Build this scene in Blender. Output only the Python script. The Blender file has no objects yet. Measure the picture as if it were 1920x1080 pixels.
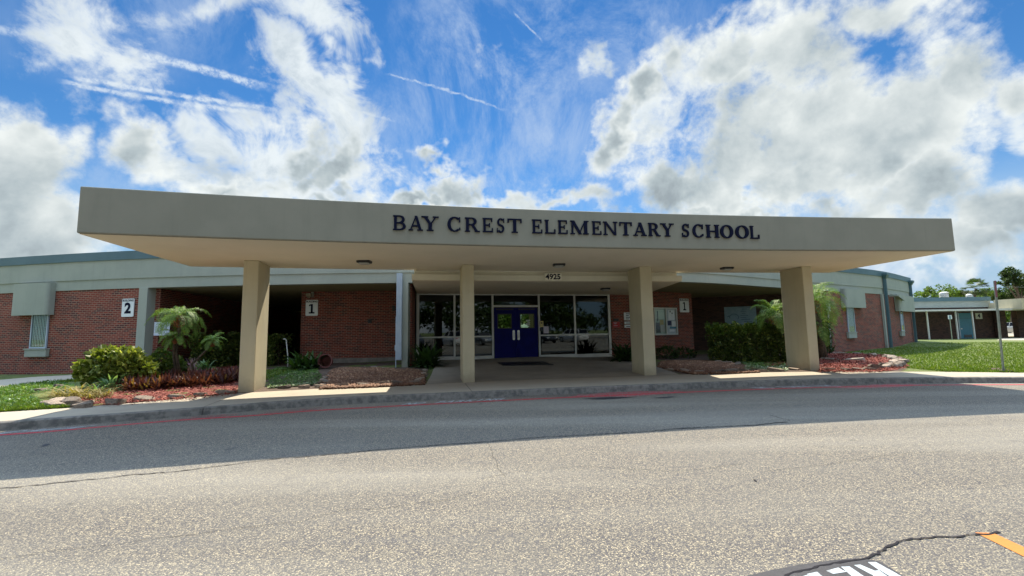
import bpy, math, random
import numpy as np
from mathutils import Vector, Matrix
random.seed(7); RNG = np.random.default_rng(11)
SC = bpy.context.scene
COL = SC.collection
R = math.radians

# ---------------------------------------------------------------- camera
CF, CP, CR, EYE = 814.58, 0.0982711, -0.0168045, 1.6
def ray(px, py):
    x = (px-960)/CF; y = (540-py)/CF
    c, s = math.cos(CR), math.sin(CR)
    x, y = c*x-s*y, s*x+c*y
    return Vector((x, math.cos(CP)-y*math.sin(CP), math.sin(CP)+y*math.cos(CP)))
def at(px, py, z):
    d = ray(px, py); t = (z-EYE)/d.z
    return Vector((d.x*t, d.y*t, z))
def at_y(px, py, y):
    d = ray(px, py); t = y/d.y
    return Vector((d.x*t, y, EYE+d.z*t))
cam = bpy.data.cameras.new('camera'); camo = bpy.data.objects.new('camera', cam); COL.objects.link(camo)
c_, s_ = math.cos(CR), math.sin(CR); cp, sp = math.cos(CP), math.sin(CP)
rt = Vector((c_, -s_*sp, s_*cp)); up = Vector((-s_, -c_*sp, c_*cp)); fw = Vector((0, cp, sp))
M = Matrix.Identity(4)
for i in range(3):
    M[i][0], M[i][1], M[i][2] = rt[i], up[i], -fw[i]
M[2][3] = EYE
camo.matrix_world = M
cam.sensor_width = 36; cam.lens = CF/1920*36; cam.clip_end = 3000; cam.clip_start = 0.05
SC.camera = camo

# ---------------------------------------------------------------- light
SUN_EL, SUN_AZ = R(51.8), R(0.4)
sun = bpy.data.lights.new('sun', 'SUN'); sun.energy = 4.7; sun.angle = R(0.5); sun.color = (1, .90, .74)
so = bpy.data.objects.new('sun', sun); COL.objects.link(so)
sd = Vector((math.sin(SUN_AZ)*math.cos(SUN_EL), math.cos(SUN_AZ)*math.cos(SUN_EL), math.sin(SUN_EL)))
so.rotation_euler = sd.to_track_quat('Z', 'Y').to_euler()
SC.view_settings.view_transform = 'Standard'; SC.view_settings.look = 'None'
SC.view_settings.exposure = 1.12; SC.view_settings.gamma = 1

class NT:
    def __init__(s, tree): s.t = tree; s.n = tree.nodes; s.l = tree.links
    def new(s, typ, **kw):
        nd = s.n.new(typ)
        for k, v in kw.items():
            if k == 'inp':
                for a, b in v.items():
                    if isinstance(b, bpy.types.NodeSocket): s.l.new(b, nd.inputs[a])
                    else: nd.inputs[a].default_value = b
            else: setattr(nd, k, v)
        return nd
    def math(s, op, a, b=0.0, c=None, clamp=False):
        nd = s.n.new('ShaderNodeMath'); nd.operation = op; nd.use_clamp = clamp
        for i, v in enumerate((a, b, c)):
            if v is None: continue
            if isinstance(v, bpy.types.NodeSocket): s.l.new(v, nd.inputs[i])
            else: nd.inputs[i].default_value = v
        return nd.outputs[0]
    def noise(s, vec, scale, detail=3, rough=.5, dist=0.0, lac=2.0):
        nd = s.n.new('ShaderNodeTexNoise'); s.l.new(vec, nd.inputs['Vector'])
        nd.inputs['Scale'].default_value = scale; nd.inputs['Detail'].default_value = detail
        nd.inputs['Roughness'].default_value = rough; nd.inputs['Distortion'].default_value = dist
        nd.inputs['Lacunarity'].default_value = lac
        return nd
    def maprange(s, v, a, b, c=0.0, d=1.0, smooth=True):
        nd = s.n.new('ShaderNodeMapRange'); nd.interpolation_type = 'SMOOTHSTEP' if smooth else 'LINEAR'
        s.l.new(v, nd.inputs['Value'])
        for k, x in (('From Min', a), ('From Max', b), ('To Min', c), ('To Max', d)): nd.inputs[k].default_value = x
        return nd.outputs[0]
    def mix(s, f, a, b, typ='MIX'):
        nd = s.n.new('ShaderNodeMix'); nd.data_type = 'RGBA'; nd.blend_type = typ
        for sock, v in ((nd.inputs[0], f), (nd.inputs[6], a), (nd.inputs[7], b)):
            if isinstance(v, bpy.types.NodeSocket): s.l.new(v, sock)
            else: sock.default_value = v if isinstance(v, (int, float)) else (*v, 1)
        return nd.outputs[2]

world = bpy.data.worlds.new('World'); SC.world = world; world.use_nodes = True
world.cycles.sampling_method = 'MANUAL'; world.cycles.sample_map_resolution = 256
def build_world():
    W = NT(world.node_tree); W.n.clear()
    tc = W.new('ShaderNodeTexCoord'); D = tc.outputs['Generated']
    sky = W.new('ShaderNodeTexSky', sky_type='NISHITA', sun_disc=False, sun_elevation=SUN_EL, sun_rotation=SUN_AZ,
                altitude=10, air_density=1.0, dust_density=0.0, ozone_density=1.6)
    hs = W.new('ShaderNodeHueSaturation', inp={'Saturation': SKY_SAT, 'Value': SKY_VAL, 'Color': sky.outputs[0]})
    skyc = W.mix(1.0, hs.outputs[0], (0.80, 1.0, 1.12), 'MULTIPLY')
    sep = W.new('ShaderNodeSeparateXYZ'); W.l.new(D, sep.inputs[0])
    yy = W.math('MAXIMUM', sep.outputs['Y'], 0.04)
    u = W.math('DIVIDE', sep.outputs['X'], yy); v = W.math('DIVIDE', sep.outputs['Z'], yy)
    uv = W.new('ShaderNodeCombineXYZ'); W.l.new(u, uv.inputs[0]); W.l.new(v, uv.inputs[1]); UV = uv.outputs[0]
    front = W.maprange(sep.outputs['Y'], 0.0, 0.15)
    # domain warp for billows
    wn = W.noise(D, 4.0, 5, .62)
    wsub = W.new('ShaderNodeVectorMath', operation='SUBTRACT'); W.l.new(wn.outputs['Color'], wsub.inputs[0]); wsub.inputs[1].default_value = (.5, .5, .5)
    wsc = W.new('ShaderNodeVectorMath', operation='SCALE'); W.l.new(wsub.outputs[0], wsc.inputs[0]); wsc.inputs['Scale'].default_value = 0.42
    wad = W.new('ShaderNodeVectorMath', operation='ADD'); W.l.new(UV, wad.inputs[0]); W.l.new(wsc.outputs[0], wad.inputs[1])
    UVw = wad.outputs[0]
    def total(lst, vec):
        """largest of the soft ellipses; each step waits for the one before (keeps the shader's stack small)"""
        sp_ = W.new('ShaderNodeSeparateXYZ'); W.l.new(vec, sp_.inputs[0]); acc = None
        for (px, py, rx, ry, rot, wgt) in lst:
            cb = W.new('ShaderNodeCombineXYZ'); W.l.new(sp_.outputs[0], cb.inputs[0]); W.l.new(sp_.outputs[1], cb.inputs[1])
            if acc is not None: W.l.new(acc, cb.inputs[2])
            d = ray(px, py)
            mp = W.new('ShaderNodeMapping', vector_type='TEXTURE'); W.l.new(cb.outputs[0], mp.inputs[0])
            mp.inputs['Location'].default_value = (d.x/d.y, d.z/d.y, 0); mp.inputs['Rotation'].default_value = (0, 0, R(rot)); mp.inputs['Scale'].default_value = (rx/CF, ry/CF, 1e5)
            ln = W.new('ShaderNodeVectorMath', operation='LENGTH'); W.l.new(mp.outputs[0], ln.inputs[0])
            o = W.maprange(ln.outputs['Value'], 0.0, 1.7, wgt*1.25, -.25, False)
            acc = o if acc is None else W.math('MAXIMUM', acc, o)
        return acc
    thick = total(CLOUD_THICK, UVw)
    wisp = total(CLOUD_WISP, UVw)
    n1 = W.noise(D, 5.5, 9, .58, .15).outputs['Fac']
    n2 = W.noise(D, 19.0, 6, .66).outputs['Fac']
    nn = W.math('ADD', W.math('MULTIPLY', n1, .72), W.math('MULTIPLY', n2, .28))
    # thick cumulus
    dt = W.math('ADD', thick, W.math('MULTIPLY', W.math('SUBTRACT', nn, .5), 4.2))
    a_t = W.maprange(dt, .15, .92)
    # wispy torn cloud
    mpw = W.new('ShaderNodeMapping', vector_type='POINT'); W.l.new(D, mpw.inputs[0]); mpw.inputs['Scale'].default_value = (1, 1, 1.15); mpw.inputs['Rotation'].default_value = (0, R(28), 0)
    nw = W.noise(mpw.outputs[0], 8.0, 10, .66, .45).outputs['Fac']
    dw = W.math('ADD', wisp, W.math('MULTIPLY', W.math('SUBTRACT', nw, .5), 2.9))
    a_w = W.math('MULTIPLY', W.maprange(dw, .18, .95), .95)
    # thin veil
    mps = W.new('ShaderNodeMapping', vector_type='POINT'); W.l.new(D, mps.inputs[0]); mps.inputs['Scale'].default_value = (1.7, 1.4, 1.0); mps.inputs['Rotation'].default_value = (0, R(-16), 0)
    ns = W.noise(mps.outputs[0], 3.4, 8, .70, .35).outputs['Fac']
    veil = total(CLOUD_VEIL, UV)
    a_v = W.math('MULTIPLY', W.math('MULTIPLY', W.math('MAXIMUM', veil, 0.0), W.maprange(ns, .38, .68)), 1.0)
    # low band of far cloud near the horizon
    el = W.math('ABSOLUTE', sep.outputs['Z'])
    lowb = W.maprange(el, .03, .30, 1.0, 0.0)
    nl = W.noise(D, 6.0, 9, .6).outputs['Fac']
    a_l = W.math('MULTIPLY', lowb, W.maprange(nl, .36, .56, .85, 1.0))
    # condensation trails, arcs fixed in the sky
    trails = None
    wv = W.math('MULTIPLY', W.math('SUBTRACT', W.noise(D, 45.0, 4, .6).outputs['Fac'], .5), .018)
    su = W.new('ShaderNodeSeparateXYZ'); W.l.new(UV, su.inputs[0]); U, V = su.outputs[0], su.outputs[1]
    puff = W.maprange(W.noise(D, 60.0, 5, .7).outputs['Fac'], .38, .60, .25, 1.0)
    for (x0, y0, x1, y1, sag, wd, al) in TRAILS:
        a = ray(x0, y0); b = ray(x1, y1); a = (a.x/a.y, a.z/a.y); b = (b.x/b.y, b.z/b.y)
        t = W.maprange(U, a[0], b[0], 0, 1, False)
        line = W.math('ADD', W.math('MULTIPLY', t, b[1]-a[1]), a[1])
        arc = W.math('MULTIPLY', W.math('MULTIPLY', t, W.math('SUBTRACT', 1.0, t)), 4*sag/CF)
        dd = W.math('ABSOLUTE', W.math('ADD', W.math('SUBTRACT', V, W.math('ADD', line, arc)), wv))
        m = W.maprange(dd, wd/CF*.2, wd/CF, 1, 0)
        inside = W.math('MULTIPLY', W.maprange(t, 0.0, .12), W.maprange(t, .8, 1.0, 1, 0))
        m = W.math('MULTIPLY', W.math('MULTIPLY', m, inside), al)
        trails = m if trails is None else W.math('MAXIMUM', trails, m)
    trails = W.math('MULTIPLY', trails, puff)
    # cloud light: thin edges bright, thick middles grey, billowed
    offs = W.new('ShaderNodeVectorMath', operation='ADD'); W.l.new(D, offs.inputs[0]); offs.inputs[1].default_value = (.0, .0, .035)
    nb = W.noise(offs.outputs[0], 5.5, 9, .58, .15).outputs['Fac']
    emb = W.math('MULTIPLY', W.math('SUBTRACT', n1, nb), 1.3)
    depth = W.maprange(W.math('ADD', thick, W.math('MULTIPLY', W.math('SUBTRACT', n1, .5), 1.2)), .35, 1.1)
    big = W.noise(D, 2.6, 5, .55).outputs['Fac']
    grey = W.math('MULTIPLY', depth, W.maprange(big, .36, .60, .45, 1.0))
    br = W.math('SUBTRACT', 1.0, W.math('MULTIPLY', grey, .60))
    br = W.math('ADD', br, emb)
    br = W.math('MAXIMUM', W.math('MINIMUM', br, 1.12), .36)
    cr = W.new('ShaderNodeValToRGB'); W.l.new(br, cr.inputs[0]); e = cr.color_ramp.elements
    e[0].position = .15; e[0].color = (.15, .185, .22, 1); e[1].position = 1.0; e[1].color = (.86, .90, .88, 1)
    k = e.new(.5); k.color = (.43, .50, .53, 1)
    def sc(c, f):
        nd = W.new('ShaderNodeVectorMath', operation='SCALE'); W.l.new(c, nd.inputs[0]); nd.inputs['Scale'].default_value = f; return nd.outputs[0]
    c_th = sc(cr.outputs[0], CLOUD_LUM)
    wcol = W.mix(W.maprange(nw, .45, .75), tuple(CLOUD_LUM*k for k in (.80, .86, .88)), tuple(CLOUD_LUM*k for k in (.50, .58, .64)))
    col = W.mix(a_l, skyc, W.mix(W.maprange(nl, .48, .62), tuple(CLOUD_LUM*k for k in (.34, .50, .66)), tuple(CLOUD_LUM*k for k in (.66, .74, .78))))
    col = W.mix(a_v, col, tuple(CLOUD_LUM*k for k in (.50, .62, .80)))
    col = W.mix(trails, col, tuple(CLOUD_LUM*k for k in (.62, .72, .84)))
    wm = W.math('MULTIPLY', a_w, front)
    col = W.mix(wm, col, wcol)
    tm = W.math('MULTIPLY', a_t, front)
    col = W.mix(tm, col, c_th)
    # unseen clouds behind the viewer, made extra bright to fill shaded fronts
    back = W.math('SUBTRACT', 1.0, front)
    ab = W.math('MULTIPLY', W.maprange(n1, .46, .58), back)
    col = W.mix(ab, col, tuple(CLOUD_LUM*k for k in (1.15, 1.2, 1.25)))
    # unseen bright cap added overhead to lift the light in the shade
    hv = W.math('MULTIPLY', W.maprange(sep.outputs['Z'], .70, .84), W.maprange(n1, .36, .56, .45, 1.0))
    col = W.mix(hv, col, tuple(CLOUD_LUM*ZEN*k for k in (.66, .88, 1.18)))
    bg = W.new('ShaderNodeBackground', inp={'Color': col, 'Strength': WSTR})
    out = W.new('ShaderNodeOutputWorld'); W.l.new(bg.outputs[0], out.inputs[0])
SKY_SAT, SKY_VAL, CLOUD_LUM, WSTR, ZEN = 1.28, .62, 6.3, 0.08, 3.1
# px, py, rx, ry, rot (deg, counter-clockwise), weight
CLOUD_THICK = [
    (1400,285,170,120,15,1.15), (1530,240,200,140,20,1.3), (1660,230,190,120,20,1.2), (1790,150,110,95,30,1.15), (1890,180,80,60,0,1.0),
    (1520,90,140,110,45,1.2), (1620,20,150,70,0,1.0), (1400,130,80,70,45,1.0), (1310,330,130,80,0,1.1), (1480,350,220,55,0,1.0), (1600,310,180,70,15,1.1),
    (1145,240,44,85,-20,.9), (1220,150,65,48,40,.92), (1175,190,56,42,50,.88), (1300,80,70,50,20,.75),
    (1720,370,120,60,15,1.0), (1850,400,160,70,0,1.1), (1800,460,200,60,0,.9), (1600,400,160,40,0,.85),
    (1100,360,100,42,0,1.05), (1020,372,80,34,0,.95), (1160,385,90,30,0,.9), (880,355,85,42,0,1.0), (925,350,36,44,0,.95), (843,298,32,30,0,.85), (800,372,70,24,0,.9), (1380,395,160,22,0,.7),
    (20,330,140,120,-20,1.25), (90,320,100,90,-30,1.1), (60,420,170,100,0,1.25), (150,430,90,70,0,.9), (60,255,80,50,-20,1.0),
    (600,300,120,55,8,1.1), (540,280,80,65,0,1.0), (450,240,70,36,-35,.6), (500,325,90,44,0,.8), (620,352,120,30,0,.9), (720,375,100,16,-10,.75), (275,258,70,46,-35,.95), (420,330,100,30,0,.7)]
CLOUD_WISP = [
    (140,60,140,80,-25,.85), (230,100,120,70,-30,.85), (200,10,190,60,-10,.8), (60,100,80,50,0,.5), (420,20,130,50,0,.6), (600,30,120,70,-20,.9), (650,95,60,60,0,.75),
    (560,160,70,110,30,.9), (625,200,75,90,-20,.95), (670,160,40,90,-10,.7), (480,250,150,70,-35,.9), (650,260,90,70,0,.95), (560,330,220,60,0,.9), (370,220,130,45,-35,.75),
    (320,280,110,45,-35,.75), (770,330,130,35,-8,.6), (710,300,70,45,0,.6), (1000,372,140,26,0,.7), (738,95,26,44,20,.55), (1110,110,42,34,40,.62), (1250,180,170,70,40,.8), (1900,250,80,50,20,.8), (1600,490,220,24,0,.7), (1700,500,180,35,15,.7)]
CLOUD_VEIL = [
    (930,130,240,230,-40,.85), (1010,40,190,140,0,.7), (1190,60,180,130,30,.6), (850,260,280,130,-30,.6), (1020,260,220,120,30,.65), (300,330,340,80,-8,.6), (1250,300,180,140,0,.5),
    (1650,420,320,100,0,.6), (300,40,360,130,0,.5), (960,340,600,80,0,.6), (1790,500,300,80,0,.9)]
TRAILS = [(120,140,540,208,-4,7,.9), (100,150,520,216,-6,7,.85), (230,95,520,172,5,12,.95), (715,137,960,212,6,4,.6), (660,205,745,228,0,3.5,.5), (960,20,1020,80,0,4,.5), (-40,50,120,75,0,14,.6)]
build_world()

# ---------------------------------------------------------------- helpers
def tag(o, label=None, cat=None, group=None, kind=None):
    if label: o['label'] = label
    if cat: o['category'] = cat
    if group: o['group'] = group
    if kind: o['kind'] = kind
    return o
def empty(name, loc, rz=0.0, label=None, cat=None, group=None):
    o = bpy.data.objects.new(name, None); COL.objects.link(o)
    o.location = loc; o.rotation_euler = (0, 0, rz); o.empty_display_size = .2
    return tag(o, label, cat, group)
class MB:
    def __init__(s): s.v = []; s.f = []; s.uv = []
    def face(s, pts, uv=None):
        n = len(s.v); s.v += [tuple(p) for p in pts]; s.f.append(tuple(range(n, n+len(pts))))
        s.uv += (uv if uv else [(p[0], p[1]) for p in pts])
    def box(s, x0, x1, y0, y1, z0, z1, T=None):
        P = [Vector((x, y, z)) for z in (z0, z1) for y in (y0, y1) for x in (x0, x1)]
        if T: P = [T(p) for p in P]
        du, dv, dw = x1-x0, y1-y0, z1-z0
        for q, a, b, ua, va in (((0,1,5,4), 0, 0, du, dw), ((1,3,7,5), 0, 0, dv, dw), ((3,2,6,7), 0, 0, du, dw), ((2,0,4,6), 0, 0, dv, dw), ((4,5,7,6), 0, 0, du, dv), ((2,3,1,0), 0, 0, du, dv)):
            base = z0 if va == dw and q not in ((4,5,7,6), (2,3,1,0)) else 0
            off = x0 if ua == du else y0
            s.face([P[i] for i in q], [(off, base), (off+ua, base), (off+ua, base+va), (off, base+va)])
    def prism(s, poly, z0, z1):
        n = len(poly)
        A = sum(poly[i][0]*poly[(i+1) % n][1]-poly[(i+1) % n][0]*poly[i][1] for i in range(n))
        if A < 0: poly = poly[::-1]
        s.face([(x, y, z1) for x, y in poly]); s.face([(x, y, z0) for x, y in poly[::-1]])
        d = 0
        for i in range(n):
            a, b = poly[i], poly[(i+1) % n]; l = math.hypot(b[0]-a[0], b[1]-a[1])
            s.face([(a[0], a[1], z0), (b[0], b[1], z0), (b[0], b[1], z1), (a[0], a[1], z1)], [(d, z0), (d+l, z0), (d+l, z1), (d, z1)]); d += l
    def tube(s, pts, rad, n=8, cap=True):
        pts = [Vector(p) for p in pts]; rad = rad if isinstance(rad, (list, tuple)) else [rad]*len(pts)
        rings = []
        for i, p in enumerate(pts):
            t = (pts[min(i+1, len(pts)-1)]-pts[max(i-1, 0)]).normalized()
            a = t.orthogonal().normalized() if i == 0 else (pa-t*pa.dot(t)).normalized()
            pa = a; b = t.cross(a); rr = rad[i]
            rings.append([p+a*rr*math.cos(2*math.pi*k/n)+b*rr*math.sin(2*math.pi*k/n) for k in range(n)])
        base = len(s.v)
        for r_ in rings: s.v += [tuple(q) for q in r_]
        for i in range(len(rings)-1):
            for k in range(n):
                k2 = (k+1) % n
                s.f.append((base+i*n+k, base+i*n+k2, base+(i+1)*n+k2, base+(i+1)*n+k)); s.uv += [(k/n, i), ((k+1)/n, i), ((k+1)/n, i+1), (k/n, i+1)]
        if cap:
            for ring, rev in ((0, True), (len(rings)-1, False)):
                idx = [base+ring*n+k for k in range(n)]
                if rev: idx = idx[::-1]
                s.f.append(tuple(idx)); s.uv += [(0, 0)]*n
    def build(s, name, m, parent=None, smooth=False, bevel=0.0, loc=None, seg=2, weld=False):
        me = bpy.data.meshes.new(name); me.from_pydata(s.v, [], s.f); me.update()
        ul = me.uv_layers.new(name='UVMap')
        ul.data.foreach_set('uv', np.array(s.uv, dtype=np.float32).ravel())
        o = bpy.data.objects.new(name, me); COL.objects.link(o); me.materials.append(m)
        if weld or bevel:
            import bmesh
            bm = bmesh.new(); bm.from_mesh(me); bmesh.ops.remove_doubles(bm, verts=bm.verts, dist=1e-5); bmesh.ops.recalc_face_normals(bm, faces=bm.faces); bm.to_mesh(me); bm.free()
        if smooth: me.polygons.foreach_set('use_smooth', [True]*len(me.polygons))
        if parent:
            o.parent = parent
            o.matrix_parent_inverse = world_of(parent).inverted()
        if bevel:
            b = o.modifiers.new('bevel', 'BEVEL'); b.width = bevel; b.segments = seg; b.limit_method = 'ANGLE'; b.angle_limit = R(40)
        return o
def world_of(o):
    m = Matrix.LocRotScale(o.location, o.rotation_euler, o.scale)
    return (world_of(o.parent) @ o.matrix_parent_inverse @ m) if o.parent else m
def npmesh(name, V, F, m, parent=None, smooth=False):
    """V (n,3), F (k,4 or 3) arrays"""
    me = bpy.data.meshes.new(name); nf, c = F.shape
    me.vertices.add(len(V)); me.vertices.foreach_set('co', V.astype(np.float32).ravel())
    me.loops.add(nf*c); me.loops.foreach_set('vertex_index', F.astype(np.int32).ravel())
    me.polygons.add(nf); me.polygons.foreach_set('loop_start', np.arange(0, nf*c, c, dtype=np.int32)); me.polygons.foreach_set('loop_total', np.full(nf, c, dtype=np.int32))
    me.update(calc_edges=True); me.validate()
    if smooth: me.polygons.foreach_set('use_smooth', [True]*nf)
    o = bpy.data.objects.new(name, me); COL.objects.link(o); me.materials.append(m)
    if parent: o.parent = parent; o.matrix_parent_inverse = world_of(parent).inverted()
    return o
class Fr:
    """vertical plane through plan points A, B; u along it, w toward the street"""
    def __init__(s, A, B):
        s.A = Vector((A[0], A[1], 0)); d = Vector((B[0]-A[0], B[1]-A[1], 0)); s.L = d.length; s.d = d.normalized(); s.n = Vector((s.d.y, -s.d.x, 0))
    def T(s, p): return s.A+s.d*p[0]+s.n*p[1]+Vector((0, 0, p[2]))
    def P(s, u, w, z): return s.T((u, w, z))
    def hit(s, px, py, w=0.0):
        r = ray(px, py); o = Vector((0, 0, EYE))
        t = (s.A+s.n*w-o).dot(s.n)/r.dot(s.n); q = o+r*t
        return (q-s.A).dot(s.d), q.z
    def box(s, mb, u0, u1, w0, w1, z0, z1): mb.box(u0, u1, w0, w1, z0, z1, T=lambda p: s.T((p.x, w0+w1-p.y if False else p.y, p.z)))
    @property
    def rz(s): return math.atan2(s.d.y, s.d.x)

# ---------------------------------------------------------------- materials
def pmat(name, c1, c2=None, scale=4.0, rough=.8, metallic=0.0, bump=0.0, bscale=None, detail=5, spec=.5, ramp=(.35, .65), stain=None, coord='Object', streak=0.0, base=0.0):
    m = bpy.data.materials.new(name); m.use_nodes = True; N = NT(m.node_tree); b = N.n['Principled BSDF']
    b.inputs['Roughness'].default_value = rough; b.inputs['Metallic'].default_value = metallic; b.inputs['Specular IOR Level'].default_value = spec
    tc = N.new('ShaderNodeTexCoord'); V = tc.outputs[coord]
    col = None
    if c2:
        col = N.mix(N.maprange(N.noise(V, scale, detail, .6).outputs['Fac'], *ramp), c1, c2)
    if stain:
        sc_, sr, scol, amt = stain
        base = col if col is not None else c1
        col = N.mix(N.math('MULTIPLY', N.maprange(N.noise(V, sc_, 6, .65).outputs['Fac'], *sr), amt), base, scol)
    if streak:
        mp = N.new('ShaderNodeMapping'); N.l.new(V, mp.inputs[0]); mp.inputs['Scale'].default_value = (5.5, 5.5, .35)
        f = N.maprange(N.noise(mp.outputs[0], 1.0, 5, .65).outputs['Fac'], .50, .72)
        col = N.mix(N.math('MULTIPLY', f, streak), col, tuple(x*.62 for x in c1))
    if base:
        sz = N.new('ShaderNodeSeparateXYZ'); g_ = N.new('ShaderNodeNewGeometry'); N.l.new(g_.outputs['Position'], sz.inputs[0])
        f = N.math('MULTIPLY', N.maprange(N.math('ADD', sz.outputs['Z'], N.math('MULTIPLY', N.noise(V, 5, 4, .7).outputs['Fac'], -.5)), -.12, .32, 1, 0), base)
        col = N.mix(f, col, (.20, .15, .10))
    if col is not None: N.l.new(col, b.inputs['Base Color'])
    else: b.inputs['Base Color'].default_value = (*c1, 1)
    if bump:
        bp = N.new('ShaderNodeBump', inp={'Strength': 1.0, 'Distance': bump}); N.l.new(N.noise(V, bscale or scale*8, 4, .6).outputs['Fac'], bp.inputs['Height'])
        N.l.new(bp.outputs[0], b.inputs['Normal'])
    return m
def brickmat(name, c1, c2, dark, mortar, msize=.0065):
    m = bpy.data.materials.new(name); m.use_nodes = True; N = NT(m.node_tree); b = N.n['Principled BSDF']
    tc = N.new('ShaderNodeTexCoord'); V = tc.outputs['UV']
    mp = N.new('ShaderNodeMapping'); N.l.new(V, mp.inputs[0]); mp.inputs['Scale'].default_value = (1, 1, 1)
    bt = N.new('ShaderNodeTexBrick', inp={'Color1': (*c1, 1), 'Color2': (*c2, 1), 'Mortar': (*mortar, 1), 'Scale': 1.0, 'Mortar Size': msize, 'Mortar Smooth': .1, 'Bias': 0.0, 'Brick Width': .215, 'Row Height': .072})
    N.l.new(mp.outputs[0], bt.inputs['Vector'])
    bt.offset = .5
    # per-brick dark glaze: snap coordinates to bricks
    sp_ = N.new('ShaderNodeSeparateXYZ'); N.l.new(V, sp_.inputs[0])
    row = N.math('FLOOR', N.math('DIVIDE', sp_.outputs[1], .072))
    sh = N.math('MULTIPLY', N.math('MODULO', N.math('ABSOLUTE', row), 2.0), .5)
    colm = N.math('FLOOR', N.math('ADD', N.math('DIVIDE', sp_.outputs[0], .215), sh))
    cb = N.new('ShaderNodeCombineXYZ'); N.l.new(row, cb.inputs[0]); N.l.new(colm, cb.inputs[1])
    wn = N.new('ShaderNodeTexWhiteNoise', noise_dimensions='2D'); N.l.new(cb.outputs[0], wn.inputs['Vector'])
    patch = N.noise(V, .9, 4, .6).outputs['Fac']
    dk = N.maprange(N.math('ADD', wn.outputs[0], N.math('MULTIPLY', N.math('SUBTRACT', patch, .5), 1.2)), .62, .78)
    inv = N.math('SUBTRACT', 1.0, bt.outputs['Fac'])
    c = N.mix(N.math('MULTIPLY', N.math('MULTIPLY', dk, inv), .8), bt.outputs['Color'], dark)
    c = N.mix(N.maprange(N.noise(V, 1.3, 5, .6).outputs['Fac'], .3, .75, 0, .35), c, tuple(x*.55 for x in c1))
    # lime bloom streaks near the top, soil dirt low down
    N.l.new(c, b.inputs['Base Color']); b.inputs['Roughness'].default_value = .85
    bp = N.new('ShaderNodeBump', inp={'Strength': 1.0, 'Distance': .006}); N.l.new(inv, bp.inputs['Height']); N.l.new(bp.outputs[0], b.inputs['Normal'])
    return m
def leafmat(name, c1, c2, c3=None, trans=.4, rough=.55):
    m = bpy.data.materials.new(name); m.use_nodes = True; N = NT(m.node_tree); N.n.clear()
    g = N.new('ShaderNodeNewGeometry'); cr = N.new('ShaderNodeValToRGB'); N.l.new(g.outputs['Random Per Island'], cr.inputs[0])
    e = cr.color_ramp.elements; e[0].color = (*c1, 1); e[1].color = (*c2, 1)
    if c3: k = e.new(.55); k.color = (*(tuple((a+b)/2 for a, b in zip(c1, c2))), 1); e[2].position = .88; e[2].color = (*c2, 1); k = e.new(1.0); k.color = (*c3, 1)
    tc = N.new('ShaderNodeTexCoord'); nz = N.noise(tc.outputs['Object'], 2.2, 3).outputs['Fac']
    col = N.mix(N.maprange(nz, .35, .65, 0, .45), cr.outputs[0], tuple(x*.55 for x in c1))
    p = N.new('ShaderNodeBsdfPrincipled', inp={'Base Color': col, 'Roughness': rough, 'Specular IOR Level': .35})
    t = N.new('ShaderNodeBsdfTranslucent', inp={'Color': N.mix(1.0, col, (1.25, 1.35, .5), 'MULTIPLY')})
    mx = N.new('ShaderNodeMixShader', inp={0: trans, 1: p.outputs[0], 2: t.outputs[0]})
    o = N.new('ShaderNodeOutputMaterial'); N.l.new(mx.outputs[0], o.inputs[0])
    return m
def glassmat(name, tint=(.03, .04, .04), refl=(.9, .95, .95), f0=.10, see=.35):
    m = bpy.data.materials.new(name); m.use_nodes = True; N = NT(m.node_tree); N.n.clear()
    lw = N.new('ShaderNodeLayerWeight', inp={'Blend': .5})
    fac = N.math('ADD', N.math('MULTIPLY', N.math('POWER', lw.outputs['Facing'], 5.0), .96), f0+.04, clamp=True)
    tr = N.new('ShaderNodeBsdfTransparent', inp={'Color': (see, see*1.05, see, 1)})
    gl = N.new('ShaderNodeBsdfGlossy', inp={'Color': (*refl, 1), 'Roughness': .015})
    mx = N.new('ShaderNodeMixShader', inp={0: fac, 1: tr.outputs[0], 2: gl.outputs[0]})
    o = N.new('ShaderNodeOutputMaterial'); N.l.new(mx.outputs[0], o.inputs[0])
    return m
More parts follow.
